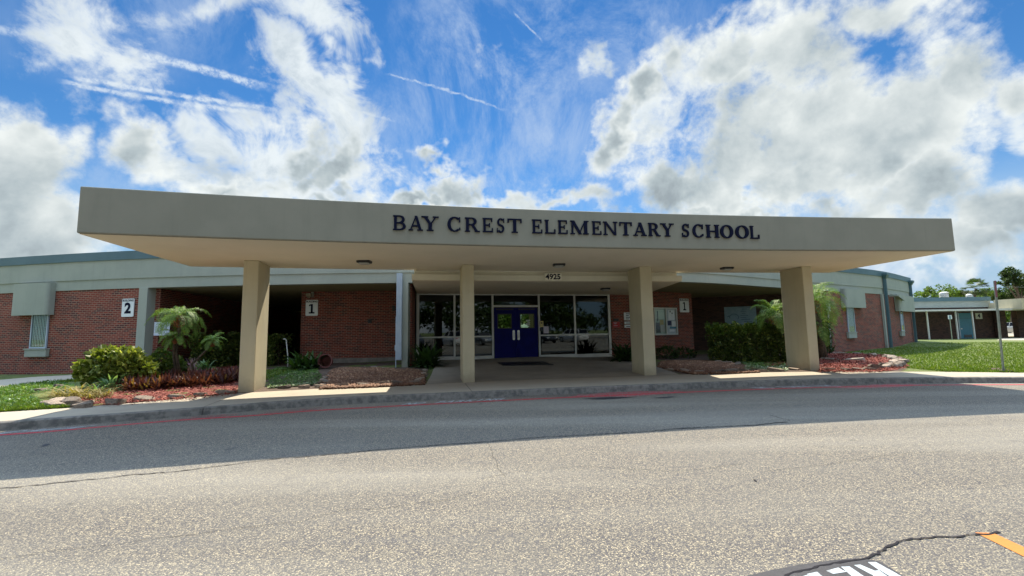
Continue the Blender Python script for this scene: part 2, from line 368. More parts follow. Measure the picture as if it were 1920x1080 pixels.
def asphaltmat():
    m = bpy.data.materials.new('asphalt'); m.use_nodes = True; N = NT(m.node_tree); b = N.n['Principled BSDF']
    tc = N.new('ShaderNodeTexCoord'); V = tc.outputs['Object']
    vo = N.new('ShaderNodeTexVoronoi', feature='F1'); N.l.new(V, vo.inputs['Vector']); vo.inputs['Scale'].default_value = 104
    vo.inputs['Randomness'].default_value = 1.0
    g = N.new('ShaderNodeSeparateColor'); N.l.new(vo.outputs['Color'], g.inputs[0])
    cr = N.new('ShaderNodeValToRGB'); N.l.new(g.outputs[0], cr.inputs[0]); e = cr.color_ramp.elements
    e[0].position = 0; e[0].color = (.035, .038, .055, 1); e[1].position = 1; e[1].color = (.56, .48, .33, 1)
    for p_, c in ((.22, (.06, .06, .072)), (.45, (.135, .125, .11)), (.68, (.225, .20, .15)), (.88, (.36, .32, .235))):
        k = e.new(p_); k.color = (*c, 1)
    gap = N.maprange(vo.outputs['Distance'], .35, .75)
    col = N.mix(N.math('MULTIPLY', gap, .75), cr.outputs[0], (.055, .055, .06))
    fine = N.maprange(N.noise(V, 34, 3, .7).outputs['Fac'], .35, .7)
    col = N.mix(N.math('MULTIPLY', fine, .45), col, (.085, .08, .08))
    # slow patches, tyre-worn streaks along the drive, oily dots
    big = N.maprange(N.noise(V, .55, 5, .6).outputs['Fac'], .32, .70)
    col = N.mix(N.math('MULTIPLY', big, .38), col, (.13, .125, .115))
    mp = N.new('ShaderNodeMapping'); N.l.new(V, mp.inputs[0]); mp.inputs['Scale'].default_value = (.18, 1.6, 1); mp.inputs['Rotation'].default_value = (0, 0, R(-12))
    st = N.maprange(N.noise(mp.outputs[0], 1.0, 5, .6).outputs['Fac'], .56, .72)
    col = N.mix(N.math('MULTIPLY', st, .32), col, (.10, .10, .105))
    lanes = N.maprange(N.noise(mp.outputs[0], .35, 3, .5).outputs['Fac'], .42, .62)
    col = N.mix(N.math('MULTIPLY', lanes, .22), col, (.36, .35, .31))
    blot = N.maprange(N.noise(V, 1.7, 6, .7).outputs['Fac'], .60, .70)
    col = N.mix(N.math('MULTIPLY', blot, .35), col, (.085, .08, .08))
    dots = N.maprange(N.noise(V, 3.1, 2, .5).outputs['Fac'], .70, .77)
    col = N.mix(N.math('MULTIPLY', dots, .6), col, (.05, .05, .052))
    col = N.mix(1.0, col, (1.09, 1.05, .97), 'MULTIPLY')
    N.l.new(col, b.inputs['Base Color']); b.inputs['Roughness'].default_value = .9; b.inputs['Specular IOR Level'].default_value = .3
    bp = N.new('ShaderNodeBump', inp={'Strength': .9, 'Distance': .007}); N.l.new(N.math('SUBTRACT', 1.0, vo.outputs['Distance']), bp.inputs['Height']); N.l.new(bp.outputs[0], b.inputs['Normal'])
    return m
def wornmat(name, col, under=(.2, .19, .17), cover=(.40, .62), scale=14):
    m = bpy.data.materials.new(name); m.use_nodes = True; N = NT(m.node_tree); b = N.n['Principled BSDF']
    tc = N.new('ShaderNodeTexCoord'); V = tc.outputs['Object']
    f = N.maprange(N.noise(V, scale, 6, .75).outputs['Fac'], *cover)
    vo = N.new('ShaderNodeTexVoronoi'); N.l.new(V, vo.inputs['Vector']); vo.inputs['Scale'].default_value = 75
    g = N.new('ShaderNodeSeparateColor'); N.l.new(vo.outputs['Color'], g.inputs[0])
    sp1 = N.mix(g.outputs[0], tuple(x*.5 for x in under), tuple(x*1.3 for x in under))
    c = N.mix(N.math('MULTIPLY', f, .75), N.mix(N.math('MULTIPLY', g.outputs[1], .3), col, tuple(x*.6 for x in col)), sp1)
    N.l.new(c, b.inputs['Base Color']); b.inputs['Roughness'].default_value = .8
    return m
MT = {}
MT['asphalt'] = asphaltmat()
MT['tan'] = pmat('canopy paint', (.50, .445, .295), (.54, .48, .32), 1.2, .75, bump=.004, bscale=45, stain=(.7, (.5, .8), (.40, .37, .30), .35), streak=.18, base=.6)
MT['fascia'] = pmat('grey green canopy edge shade tone', (.215, .208, .155), (.235, .226, .17), 1.2, .7, bump=.0015, bscale=120, stain=(.5, (.5, .8), (.19, .185, .14), .4), streak=.16)  # canopy edge darkened and greyed in colour to stand for its shade
MT['soffit'] = pmat('bounce lightened soffit plaster', (.76, .69, .53), (.80, .72, .56), .8, .8, bump=.002, bscale=70, stain=(.45, (.5, .75), (.64, .57, .43), .5))  # lightened base colour stands in for light bounced up from the ground
MT['trim'] = pmat('cream trim paint', (.74, .72, .56), (.70, .67, .52), 1.5, .6, stain=(1.2, (.5, .8), (.6, .56, .44), .4))
MT['band'] = pmat('beam paint', (.30, .335, .29), (.335, .365, .315), 1.0, .75, bump=.001, bscale=90, stain=(1.1, (.5, .8), (.25, .275, .24), .35), streak=.15)
MT['teal'] = pmat('teal coping metal', (.06, .125, .145), (.075, .145, .17), .8, .5, stain=(2.0, (.5, .8), (.04, .10, .13), .4))
MT['bluepost'] = pmat('blue grey downspout paint', (.36, .45, .55), (.42, .50, .58), 3, .5, stain=(4, (.5, .8), (.25, .30, .36), .4))
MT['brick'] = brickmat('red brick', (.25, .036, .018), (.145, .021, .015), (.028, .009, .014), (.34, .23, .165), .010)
MT['brickb'] = brickmat('shade darkened brown brick', (.10, .045, .03), (.06, .03, .022), (.02, .013, .012), (.09, .07, .055))  # brown brick darkened in colour so walls in shade turn nearly black
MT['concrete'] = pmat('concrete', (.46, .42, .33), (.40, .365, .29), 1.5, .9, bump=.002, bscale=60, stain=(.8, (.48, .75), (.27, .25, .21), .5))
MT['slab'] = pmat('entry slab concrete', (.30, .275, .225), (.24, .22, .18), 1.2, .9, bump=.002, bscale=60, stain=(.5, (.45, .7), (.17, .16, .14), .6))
MT['kerb'] = pmat('kerb concrete', (.20, .19, .17), (.12, .118, .11), 9, .95, bump=.008, bscale=35, stain=(4.5, (.45, .65), (.05, .055, .05), .55))
MT['seam'] = pmat('joint seam', (.05, .045, .04), rough=1)
MT['black'] = pmat('black metal', (.012, .013, .015), rough=.45)
MT['letter'] = pmat('dark blue sign letters', (.003, .005, .022), rough=.7, spec=.12)
MT['alu'] = pmat('white aluminium frame', (.60, .62, .58), (.54, .56, .53), 3, .4)
MT['white'] = pmat('white sign face', (.72, .76, .76), (.66, .70, .71), 3, .45)
MT['blue'] = pmat('blue door paint', (.001, .004, .12), (.001, .003, .09), 3, .5, spec=.12)
MT['steel'] = pmat('brushed steel', (.6, .6, .6), rough=.3, metallic=.9)
MT['glass'] = glassmat('window glass', f0=.025, see=.28, refl=(.62, .68, .70))
MT['glassbb'] = glassmat('notice case glass', f0=-.02, see=.92, refl=(.35, .38, .4))
MT['glassc'] = glassmat('clear window glass', f0=.02, see=.85, refl=(.6, .65, .65))
MT['glassb'] = glassmat('door glass', f0=.30, see=.25, refl=(.75, .95, .55))  # green of the mirrored trees put into the reflection tint
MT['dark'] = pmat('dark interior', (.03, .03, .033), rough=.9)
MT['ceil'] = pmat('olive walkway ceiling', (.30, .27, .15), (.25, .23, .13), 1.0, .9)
MT['roof'] = pmat('roof membrane', (.35, .36, .35), rough=.9)
MT['green_cab'] = pmat('green', (.05, .12, .1), rough=.6)
MT['soil'] = pmat('soil', (.06, .04, .03), (.10, .065, .045), 6, 1, bump=.01, bscale=40)
MT['grassg'] = pmat('lawn', (.065, .10, .018), (.11, .15, .028), 5, 1, bump=.03, bscale=45, stain=(1.2, (.45, .7), (.16, .20, .04), .45))
MT['stone'] = pmat('edging stone', (.42, .33, .24), (.22, .17, .14), 7, .9, bump=.01, bscale=25, stain=(3, (.45, .65), (.09, .075, .07), .7))
def vary(m, lo, hi):
    N = NT(m.node_tree); b = N.n['Principled BSDF']; src = b.inputs['Base Color'].links[0].from_socket
    oi = N.new('ShaderNodeObjectInfo'); f = N.maprange(oi.outputs['Random'], 0, 1, lo, hi, False); c = N.new('ShaderNodeCombineColor'); [N.l.new(f, c.inputs[k]) for k in range(3)]
    N.l.new(N.mix(1.0, src, c.outputs[0], 'MULTIPLY'), b.inputs['Base Color'])
vary(MT['stone'], .35, 1.15)
MT['red'] = wornmat('red kerb line paint', (.42, .014, .028), cover=(.47, .68))
MT['redworn'] = wornmat('worn red paint', (.34, .018, .028), cover=(.38, .56))
MT['wpaint'] = wornmat('white road paint', (.36, .40, .42), cover=(.50, .68))
MT['orange'] = wornmat('orange road paint', (.46, .155, .02), cover=(.62, .78))
MT['tar'] = pmat('tar sealant', (.012, .012, .016), (.020, .020, .025), 20, .7, bump=.003, bscale=80)
MT['crack'] = pmat('dark crack', (.005, .004, .007), rough=1)  # near-black tone for cracks and a pit
MT['terracotta'] = pmat('red clay pot', (.16, .05, .045), (.10, .035, .03), 8, .8)
MT['trunk'] = pmat('palm trunk', (.13, .095, .06), (.06, .045, .03), 14, .95, bump=.02, bscale=30)
MT['fiber'] = pmat('palm fibre', (.42, .15, .06), (.2, .07, .035), 25, 1, bump=.02, bscale=60)
MT['palm'] = leafmat('palm leaf', (.08, .16, .025), (.22, .32, .06), (.44, .48, .16), trans=.35)
MT['shrub'] = leafmat('variegated shrub leaf', (.11, .15, .025), (.34, .36, .07), (.80, .74, .26), trans=.35)
MT['hedge'] = leafmat('hedge leaf', (.045, .085, .016), (.14, .18, .035), (.38, .38, .11), trans=.35)
MT['darkleaf'] = leafmat('dark leaf', (.02, .05, .012), (.06, .12, .025), trans=.25)
MT['maroon'] = leafmat('maroon strap leaf', (.05, .016, .02), (.17, .05, .04), (.32, .20, .07), trans=.3)
MT['spider'] = leafmat('striped strap leaf', (.07, .16, .05), (.30, .42, .22), trans=.3)
MT['drygrass'] = leafmat('dry grass blade', (.20, .16, .04), (.34, .26, .08), trans=.35)
MT['gcover'] = leafmat('ground cover leaf', (.05, .13, .03), (.16, .27, .07), (.55, .62, .42), trans=.35)
MT['gwhite'] = leafmat('pale ground cover leaf', (.12, .22, .07), (.50, .56, .38), (.62, .68, .58), trans=.0)
MT['blade'] = leafmat('grass blade', (.075, .14, .012), (.16, .225, .025), (.30, .32, .08), trans=.35)
MT['treeleaf'] = leafmat('tree leaf', (.025, .055, .015), (.075, .12, .03), (.14, .19, .05), trans=.35)
MT['treelight'] = leafmat('light tree leaf', (.07, .13, .02), (.16, .24, .04), trans=.45)
MT['pink'] = leafmat('pink flower', (.42, .2, .3), (.6, .4, .5), trans=.3)
MT['mulch'] = leafmat('red mulch chip', (.16, .032, .022), (.34, .085, .058), (.45, .25, .18), trans=.0, rough=.9)
MT['mulchbase'] = pmat('red mulch bed', (.13, .032, .022), (.22, .055, .036), 14, 1, bump=.02, bscale=60)
MT['pebble'] = leafmat('river pebble', (.10, .045, .025), (.26, .135, .075), (.42, .27, .17), trans=.0, rough=.8)
MT['pebblebase'] = pmat('pebble bed', (.09, .05, .03), (.15, .085, .05), 20, 1, bump=.02, bscale=60)
MT['carwhite'] = pmat('white car paint', (.75, .77, .78), rough=.2)
MT['carsilver'] = pmat('champagne car paint', (.42, .41, .37), rough=.25, metallic=.3)
MT['cardark'] = pmat('dark car paint', (.03, .035, .045), rough=.2)
MT['cargrey'] = pmat('grey car paint', (.25, .27, .29), rough=.22, metallic=.4)
MT['rubber'] = pmat('tyre rubber', (.02, .02, .02), rough=.9)
MT['lampred'] = pmat('tail lamp red', (.5, .01, .015), rough=.2)
MT['lampclear'] = pmat('head lamp clear', (.75, .78, .8), rough=.1)
MT['carglass'] = pmat('car glass', (.01, .012, .014), rough=.05)
MT['pole'] = pmat('green grey post steel', (.24, .28, .23), (.30, .34, .27), 9, .6, metallic=.2)
MT['poletop'] = pmat('maroon post top', (.16, .05, .06), rough=.6)
MT['gold'] = pmat('brass plate', (.45, .38, .16), rough=.4, metallic=.3)
MT['paper'] = pmat('paper', (.55, .5, .58), rough=.7)
MT['bluesheet'] = pmat('blue grey banner', (.22, .34, .40), (.27, .39, .45), 5, .7)
MT['notewhite'] = pmat('pale blue notice', (.45, .52, .62), (.5, .56, .66), 5, .6)
MT['tealdoor'] = pmat('teal door paint', (.02, .16, .24), (.025, .18, .27), 2, .4)
MT['windowblind'] = pmat('window blinds', (.62, .70, .72), rough=.6)
MT['conc_dark'] = pmat('dark footing concrete', (.25, .235, .21), (.18, .17, .155), 4, .95, bump=.003)  # darker concrete tone for the wall footing
MT['photo_yellow'] = pmat('poster yellow', (.5, .32, .08), rough=.6)
MT['photo_navy'] = pmat('poster navy', (.02, .03, .09), rough=.6)
MT['poster'] = pmat('poster pale', (.35, .42, .46), (.45, .52, .55), 6, .5)
MT['redposter'] = pmat('red poster', (.4, .03, .03), rough=.6)

# ---------------------------------------------------------------- ground shape
def lerp_list(L, x):
    xs = [p[0] for p in L]; ys = [p[1] for p in L]
    return float(np.interp(x, xs, ys))
def smooth_y(P, deg):
    c = np.polyfit([p.x for p in P], [p.y for p in P], deg)
    return c
def spline(P):
    """monotone-x piecewise cubic through plan points, straight outside"""
    xs = np.array([p[0] for p in P]); ys = np.array([p[1] for p in P]); m = np.gradient(ys, xs)
    def f(x):
        if x <= xs[0]: return float(ys[0]+m[0]*(x-xs[0]))
        if x >= xs[-1]: return float(ys[-1]+m[-1]*(x-xs[-1]))
        i = int(np.searchsorted(xs, x)-1); h = xs[i+1]-xs[i]; t = (x-xs[i])/h
        return float((2*t**3-3*t*t+1)*ys[i]+(t**3-2*t*t+t)*h*m[i]+(-2*t**3+3*t*t)*ys[i+1]+(t**3-t*t)*h*m[i+1])
    return f
KB = [at(x, y, 0.0) for x, y in ((0,808), (150,796.5), (300,785), (560,763.8), (880,747.5), (1160,735), (1480,723), (1640,719.8), (1780,718.3), (1920,718))]
SB = [at(x, y, .15) for x, y in ((0,773), (169,762), (300,751), (447,737.5), (560,731), (742,722.5), (799,720), (888,716), (1180,705.5), (1298,701.7), (1477,697.5), (1721,697.0), (1920,699))]
kerb_y = spline([(p.x, p.y) for p in KB]); back_y = spline([(p.x, p.y) for p in SB])
XS = sorted(set([round(x, 3) for x in np.concatenate([np.linspace(-150, -14, 24), np.linspace(-13.5, 18, 90), np.linspace(19, 200, 40)])]))
def kerb_clamped(x):   # the drive leaves the picture on both sides: hold the edge's tangent gently
    if x < -12: return kerb_y(-12)+(x+12)*.30
    if x > 15: return kerb_y(15)-(x-15)*.06
    return kerb_y(x)
def back_clamped(x):
    if x < -12: return back_y(-12)+(x+12)*.28
    if x > 15: return back_y(15)-(x-15)*.05
    return back_y(x)
GP0 = [(-19,16.6,.28), (-16,16.2,.31), (-13.4,15.7,.35), (-9,15.8,.38), (-6,15.6,.38), (-4,15.3,.39), (-8,18.2,.40), (-4,18.2,.42), (.5,19.2,.41), (4.5,20.2,.32), (6,17,.28), (9,22,.30), (12,20,.30), (17.3,22.9,.22), (21.8,25.5,.26), (27,30.5,.42), (24,36,.4),
      (32,44,.08), (45,44,.06), (60,50,.05), (80,100,0.), (-60,80,.1), (0,60,.2), (-40,20,.15), (36,20,.12), (60,20,.1)]
GP = [(a*1.05, b*1.05, 1.6-(1.6-c)*1.05) if b < 40 and abs(a) < 30 and not (-5 < a < 5 and b > 18) else (a, b, c) for a, b, c in GP0]
def hG(x, y):
    v = y-back_clamped(x)
    s = 0; w = 0
    for a, b, c in GP:
        q = 1/((x-a)**2+(y-b)**2+.05)**1.5; s += q*c; w += q
    d = max(v, 0.0); q = 1/(d*d+.05)**1.5*2.0; s += q*.15; w += q
    return s/w
def ground(px, py):
    z = .25
    for _ in range(12): p = at(px, py, z); z = .5*z+.5*hG(p.x, p.y)
    p = at(px, py, z); p.z = hG(p.x, p.y); return p

# structure: base earth, road, kerb and sidewalk, lawn terrain
mb = MB(); mb.box(-900, 900, -900, 900, -.6, -.25); tag(mb.build('ground', MT['grassg']), kind='structure')
def ribbon(fa, fb, za, zb, xs, rows=1):
    V = []; F = []
    for x in xs:
        for r in range(rows+1):
            t = r/rows; V.append((x, fa(x)*(1-t)+fb(x)*t, za*(1-t)+zb*t))
    n = rows+1
    for i in range(len(xs)-1):
        for r in range(rows): F.append((i*n+r, (i+1)*n+r, (i+1)*n+r+1, i*n+r+1))
    return np.array(V), np.array(F)
V, F = ribbon(lambda x: -70.0, lambda x: kerb_clamped(x)+.08, 0, 0, XS, 1)
tag(npmesh('road', V, F, MT['asphalt']), kind='structure')
ktop = lambda x: kerb_clamped(x)+.035
V, F = ribbon(lambda x: ktop(x)+.13, lambda x: back_clamped(x)+.03, .15, .15, XS, 3)
tag(npmesh('sidewalk', V, F, MT['concrete']), kind='structure')
V1, F1 = ribbon(kerb_clamped, ktop, -.05, .128, XS); V2, F2 = ribbon(ktop, lambda x: ktop(x)+.03, .128, .149, XS); V3, F3 = ribbon(lambda x: ktop(x)+.03, lambda x: ktop(x)+.13, .149, .15, XS)
o = npmesh('kerb', np.concatenate([V1, V2, V3]), np.concatenate([F1, F2+len(V1), F3+len(V1)+len(V2)]), MT['kerb']); tag(o, kind='structure')
VS = [0, .3, .7, 1.2, 1.8, 2.5, 3.3, 4.2, 5.2, 6.4, 7.8, 9.5, 11.5, 14, 17, 21, 26, 32, 40, 52, 70, 100, 160, 280]
XL = sorted(set(list(np.linspace(-150, -26, 14))+list(np.linspace(-25, 42, 100))+list(np.linspace(44, 200, 24))))
V = []; F = []
for x in XL:
    for v in VS:
        y = back_clamped(x)+v; V.append((x, y, hG(x, y)-(.006 if v == 0 else 0)))
n = len(VS)
for i in range(len(XL)-1):
    for r in range(n-1): F.append((i*n+r, (i+1)*n+r, (i+1)*n+r+1, i*n+r+1))
tag(npmesh('lawn', np.array(V), np.array(F), MT['grassg'], smooth=True), kind='structure')

# scored joints of the sidewalk (cut lines), part of the paving
def groove(a, b, w=.012, z=.003):
    a = Vector(a); b = Vector(b); d = (b-a).normalized(); n_ = Vector((-d.y, d.x, 0))*w/2; zz = Vector((0, 0, z))
    mbj.face([a-n_+zz, b-n_+zz, b+n_+zz, a+n_+zz])
mbj = MB()
for (x0, y0), (x1, y1) in (((447,737.5), (377,765)), ((872,719), (888,738)), ((1560,699), (1640,708.5)), ((150,763), (40,788)), ((1800,699), (1880,708))):
    groove(at(x0, y0, .15), at(x1, y1, .15))
for s_x in np.arange(-10.5, 13, 3.1):
    pass
for (jx, jy) in ((377,765), (1640,708.5)):
    p = at(jx, jy, .15); yk = kerb_clamped(p.x); mbj.face([(p.x-.008, yk-.004, .0), (p.x+.008, yk-.004, .0), (p.x+.008, yk+.032, .131), (p.x-.008, yk+.032, .131)])
PJ = [at(x, y, .15) for x, y in ((799,720.5), (888,716.5), (1000,712.4), (1180,706), (1262,703.3))]
for a, b in zip(PJ, PJ[1:]): groove(a, b)
tag(mbj.build('paving_joints', MT['seam']), kind='structure')

# ---------------------------------------------------------------- entrance slab
G0, G1 = Vector((-4.0, 18.2, 0)), Vector((4.6, 20.35, 0))
GF = Fr(G0, G1)
def entry_z(t): return .153+.0*t
V = []; F = []; NA, NB = 24, 10
fl = at(799, 720, .15); fr_ = at(1262, 697.5, .18)
bl = Vector((-3.1, 18.45, .42)); br_ = Vector((5.2, 20.7, .33))
for i in range(NA+1):
    t = i/NA
    x = fl.x*(1-t)+fr_.x*t; a = Vector((x, back_clamped(x)+.02, .153)); b = bl.lerp(br_, t)
    for j in range(NB+1):
        s = j/NB; p = a.lerp(b, s); p.z = hG(p.x, p.y)+(.004 if j == 0 else .035); V.append(tuple(p))
for i in range(NA):
    for j in range(NB): F.append((i*(NB+1)+j, (i+1)*(NB+1)+j, (i+1)*(NB+1)+j+1, i*(NB+1)+j+1))
V = np.array(V); nV = len(V)
VV = list(V); FF = list(F)
for side in (0, NA):   # slab edges down into the beds
    for j in range(NB):
        a = V[side*(NB+1)+j]; b = V[side*(NB+1)+j+1]; k = len(VV)
        VV += [a, b, b-[0, 0, .35], a-[0, 0, .35]]; FF.append((k, k+1, k+2, k+3))
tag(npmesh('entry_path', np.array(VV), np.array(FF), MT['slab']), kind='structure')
def slab_pt(px, py):
    z = .3
    for _ in range(15):
        p = at(px, py, z); z = .5*z+.5*(hG(p.x, p.y)+.035)
    return at(px, py, z)

# ---------------------------------------------------------------- entrance canopy
SZ, TZ = EYE+1.968, 4.475
FP = [at(x, y, SZ) for x, y in ((140,436), (400,446.3), (700,455.5), (960,461), (1220,466), (1480,469.8), (1793,470))]
BP = [at(x, y, SZ) for x, y in ((358.6,499.7), (456.6,501.5), (771,506), (1270,511), (1375,511.3), (1554,511.3))]
fcf = smooth_y(FP, 3); bcf = smooth_y(BP, 2)
fx = lambda x: float(np.polyval(fcf, x)); bx = lambda x: float(np.polyval(bcf, x))
front = [(x, fx(x)) for x in np.linspace(FP[0].x, FP[-1].x, 49)]
backl = [(x, bx(x)) for x in np.linspace(BP[0].x, BP[-1].x, 49)]
canopy = empty('entrance_canopy', (0.6, 12, 0), label='long curved tan concrete canopy on four columns in front of the school doors', cat='canopy')
mb = MB()
n = len(front)
P = [Vector((x, y, 0)) for x, y in front]; Q = [Vector((x, y, 0)) for x, y in backl]
Z0, Z1 = Vector((0, 0, SZ)), Vector((0, 0, TZ))
for i in range(n-1):
    mb.face([P[i]+Z0, P[i+1]+Z0, P[i+1]+Z1, P[i]+Z1]); mb.face([Q[i+1]+Z0, Q[i]+Z0, Q[i]+Z1, Q[i+1]+Z1])
    mb.face([P[i]+Z1, P[i+1]+Z1, Q[i+1]+Z1, Q[i]+Z1]); mb.face([P[i+1]+Z0, P[i]+Z0, Q[i]+Z0, Q[i+1]+Z0])
mb.face([Q[0]+Z0, P[0]+Z0, P[0]+Z1, Q[0]+Z1]); mb.face([P[-1]+Z0, Q[-1]+Z0, Q[-1]+Z1, P[-1]+Z1])
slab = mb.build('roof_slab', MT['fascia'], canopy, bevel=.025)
mb = MB()
for i in range(n-1):
    A_, B_, C_, D_ = (P[i+1].lerp(Q[i+1], .012), P[i].lerp(Q[i], .012), P[i].lerp(Q[i], .992), P[i+1].lerp(Q[i+1], .992)); zz = Vector((0, 0, SZ-.004)); mb.face([A_+zz, B_+zz, C_+zz, D_+zz])
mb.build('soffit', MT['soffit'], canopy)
CC = Vector((19.9, -88.7, 0))
COLS = [((-7.02, 11.25), .36, 1.08), ((-1.45, 12.62), .345, .80), ((4.06, 13.66), .40, .92), ((9.62, 14.28), .34, 1.05)]
cl_ = [at(447,737,.15), at(862,716,.15), at(1210,704,.15), at(1519.5,693.5,.15)]
cr_ = [at(474,735.5,.15), at(888,716,.15), at(1230.7,702,.15), at(1536.7,694.7,.15)]
for k, (fp, w, dpt) in enumerate(COLS):
    p = Vector((fp[0], fp[1], 0)); rad = (p-CC); rad.z = 0; rad.normalize(); tan = Vector((rad.y, -rad.x, 0))
    mb = MB(); mb.box(0, w, 0, dpt, -.1, SZ-.002, T=lambda q: p+tan*q.x+rad*q.y+Vector((0, 0, q.z if q.z < 1 else SZ-.006)))
    mb.build('column', MT['tan'], canopy, bevel=.02)

# lower roof between canopy and doors
porch = empty('porch_roof', (1, 15, 0), label='lower flat porch roof with stepped edge beams over the glass entrance', cat='roof')
lp = [at(772,525.6,3.22), at(781,551,3.22), at(1142,552.6,3.22), at(1277.7,527.7,3.22)]
fl2 = Vector((lp[0].x, lp[0].y, 0)); fr2 = Vector((lp[3].x, lp[3].y, 0))
wl = Vector((-4.06, 18.35, 0)); wr = Vector((6.3, 20.9, 0))
def curve_between(a, b, sag, n=20):
    out = []
    for i in range(n+1):
        t = i/n; q = a.lerp(b, t); q = q+Vector((-.18, 1, 0)).normalized()*sag*4*t*(1-t); out.append((q.x, q.y))
    return out
fc = curve_between(fl2, fr2, .12)
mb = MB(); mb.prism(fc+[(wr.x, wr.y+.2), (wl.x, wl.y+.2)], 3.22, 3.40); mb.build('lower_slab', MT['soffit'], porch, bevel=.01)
inx = [(x+.06*(1 if i < 10 else -1)*0+ .05, y+.12) for i, (x, y) in enumerate(fc)]
inx[-1] = (fc[-1][0]-.12, fc[-1][1]+.12)
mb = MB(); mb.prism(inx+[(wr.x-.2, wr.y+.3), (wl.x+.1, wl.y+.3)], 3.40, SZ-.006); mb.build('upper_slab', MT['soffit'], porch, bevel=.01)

def edge_strip(parent, pts, z0, z1, off, name):
    mb = MB(); N_ = []
    for i in range(len(pts)):
        a = pts[max(i-1, 0)]; b = pts[min(i+1, len(pts)-1)]; dx, dy = b[0]-a[0], b[1]-a[1]; l = math.hypot(dx, dy); N_.append((dy/l, -dx/l))
    A = [(p[0]+n[0]*off, p[1]+n[1]*off) for p, n in zip(pts, N_)]
    for i in range(len(pts)-1): mb.face([(*A[i], z0), (*A[i+1], z0), (*A[i+1], z1), (*A[i], z1)]); mb.face([(*A[i], z1), (*A[i+1], z1), (*pts[i+1], z1), (*pts[i], z1)]); mb.face([(*pts[i], z0), (*pts[i+1], z0), (*A[i+1], z0), (*A[i], z0)])
    for i, f in ((0, 1), (-1, 0)):
        q = [(*pts[i], z0), (*A[i], z0), (*A[i], z1), (*pts[i], z1)]; mb.face(q if f else q[::-1])
    mb.build(name, MT['trim'], parent, weld=True)
edge_strip(porch, fc, 3.235, 3.415, .05, 'edge_beam')
edge_strip(porch, inx[:-1]+[(inx[-1][0], inx[-1][1])], 3.43, SZ-.03, .02, 'edge_beam')
# ---------------------------------------------------------------- sign lettering on the canopy edge (serif capitals built stroke by stroke)
def q_(x0, y0, x1, y1): return [(x0, y0), (x1, y0), (x1, y1), (x0, y1)]
def arcband(cx, cy, rx0, ry0, rx1, ry1, a0, a1, n=18):
    o = [(cx+rx0*math.cos(R(a0+(a1-a0)*i/n)), cy+ry0*math.sin(R(a0+(a1-a0)*i/n))) for i in range(n+1)]
    i_ = [(cx+rx1*math.cos(R(a0+(a1-a0)*i/n)), cy+ry1*math.sin(R(a0+(a1-a0)*i/n))) for i in range(n+1)]
    return [[o[k], o[k+1], i_[k+1], i_[k]] for k in range(n)]
S_ = .055
def serif(x0, x1, y): return [(x0, y), (x1, y), (x1, y+S_), (x0, y+S_)] if y < .5 else [(x0, y-S_), (x1, y-S_), (x1, y), (x0, y)]
def stem(x, w=.17): return [q_(x, 0, x+w, 1), serif(x-.07, x+w+.07, 0), serif(x-.07, x+w+.07, 1)]
def dg(x0, y0, x1, y1, w): return [(x0, y0), (x0+w, y0), (x1+w, y1), (x1, y1)]
GL = {
 'B': [stem(.12), arcband(.50,.745,.36,.255,.19,.20,-90,90), arcband(.52,.265,.42,.265,.24,.205,-90,90), [q_(.25,.945,.52,1), q_(.25,.47,.52,.53), q_(.25,0,.54,.06)]],
 'A': [[dg(.08,0,.45,1,.09), dg(.72,0,.42,1,.20), q_(.25,.28,.70,.35)], [serif(0,.30,0), serif(.62,1,0)]],
 'Y': [[dg(.42,.45,.10,1,.20), dg(.50,.45,.80,1,.09), q_(.42,0,.60,.5)], [serif(.32,.70,0), serif(0,.38,1), serif(.68,1,1)]],
 'C': [arcband(.54,.5,.50,.52,.30,.455,48,312,26), [q_(.86,.66,.92,1.0), q_(.87,.12,.93,.25)]],
 'R': [stem(.10), arcband(.46,.74,.34,.26,.17,.20,-90,90), [q_(.22,.945,.48,1), q_(.22,.48,.48,.54), dg(.72,0,.42,.5,.20)], [serif(.70,1.02,0)]],
 'E': [stem(.12), [q_(.2,.935,.86,1), q_(.2,0,.90,.065), q_(.2,.47,.64,.53), q_(.82,.76,.88,1), q_(.87,0,.93,.27), q_(.62,.36,.67,.64)]],
 'S': [arcband(.48,.735,.36,.28,.18,.215,35,268,20), arcband(.48,.262,.38,.28,.20,.205,-148,92,20), [dg(.52,.42,.30,.60,.17) , q_(.80,.72,.86,1), q_(.08,0,.14,.3)]],
 'T': [[q_(.41,0,.59,1), q_(.03,.935,.97,1), q_(.02,.74,.08,1), q_(.92,.74,.98,1)], [serif(.30,.70,0)]],
 'L': [stem(.14), [q_(.2,0,.92,.065), q_(.88,0,.95,.30)]],
 'M': [[q_(.07,0,.13,1), q_(.78,0,.92,1), dg(.45,0,.06,1,.16), dg(.45,0,.77,1,.06)], [serif(0,.22,0), serif(.70,1,0), serif(0,.2,1), serif(.8,1,1)]],
 'N': [[q_(.10,0,.17,1), q_(.82,0,.89,1), dg(.74,0,.08,1,.16)], [serif(0,.27,0), serif(.72,1,1), serif(0,.2,1)]],
 'H': [stem(.10), stem(.73), [q_(.2,.46,.8,.53)]],
 'O': [arcband(.5,.5,.50,.52,.29,.455,0,360,36)],
}
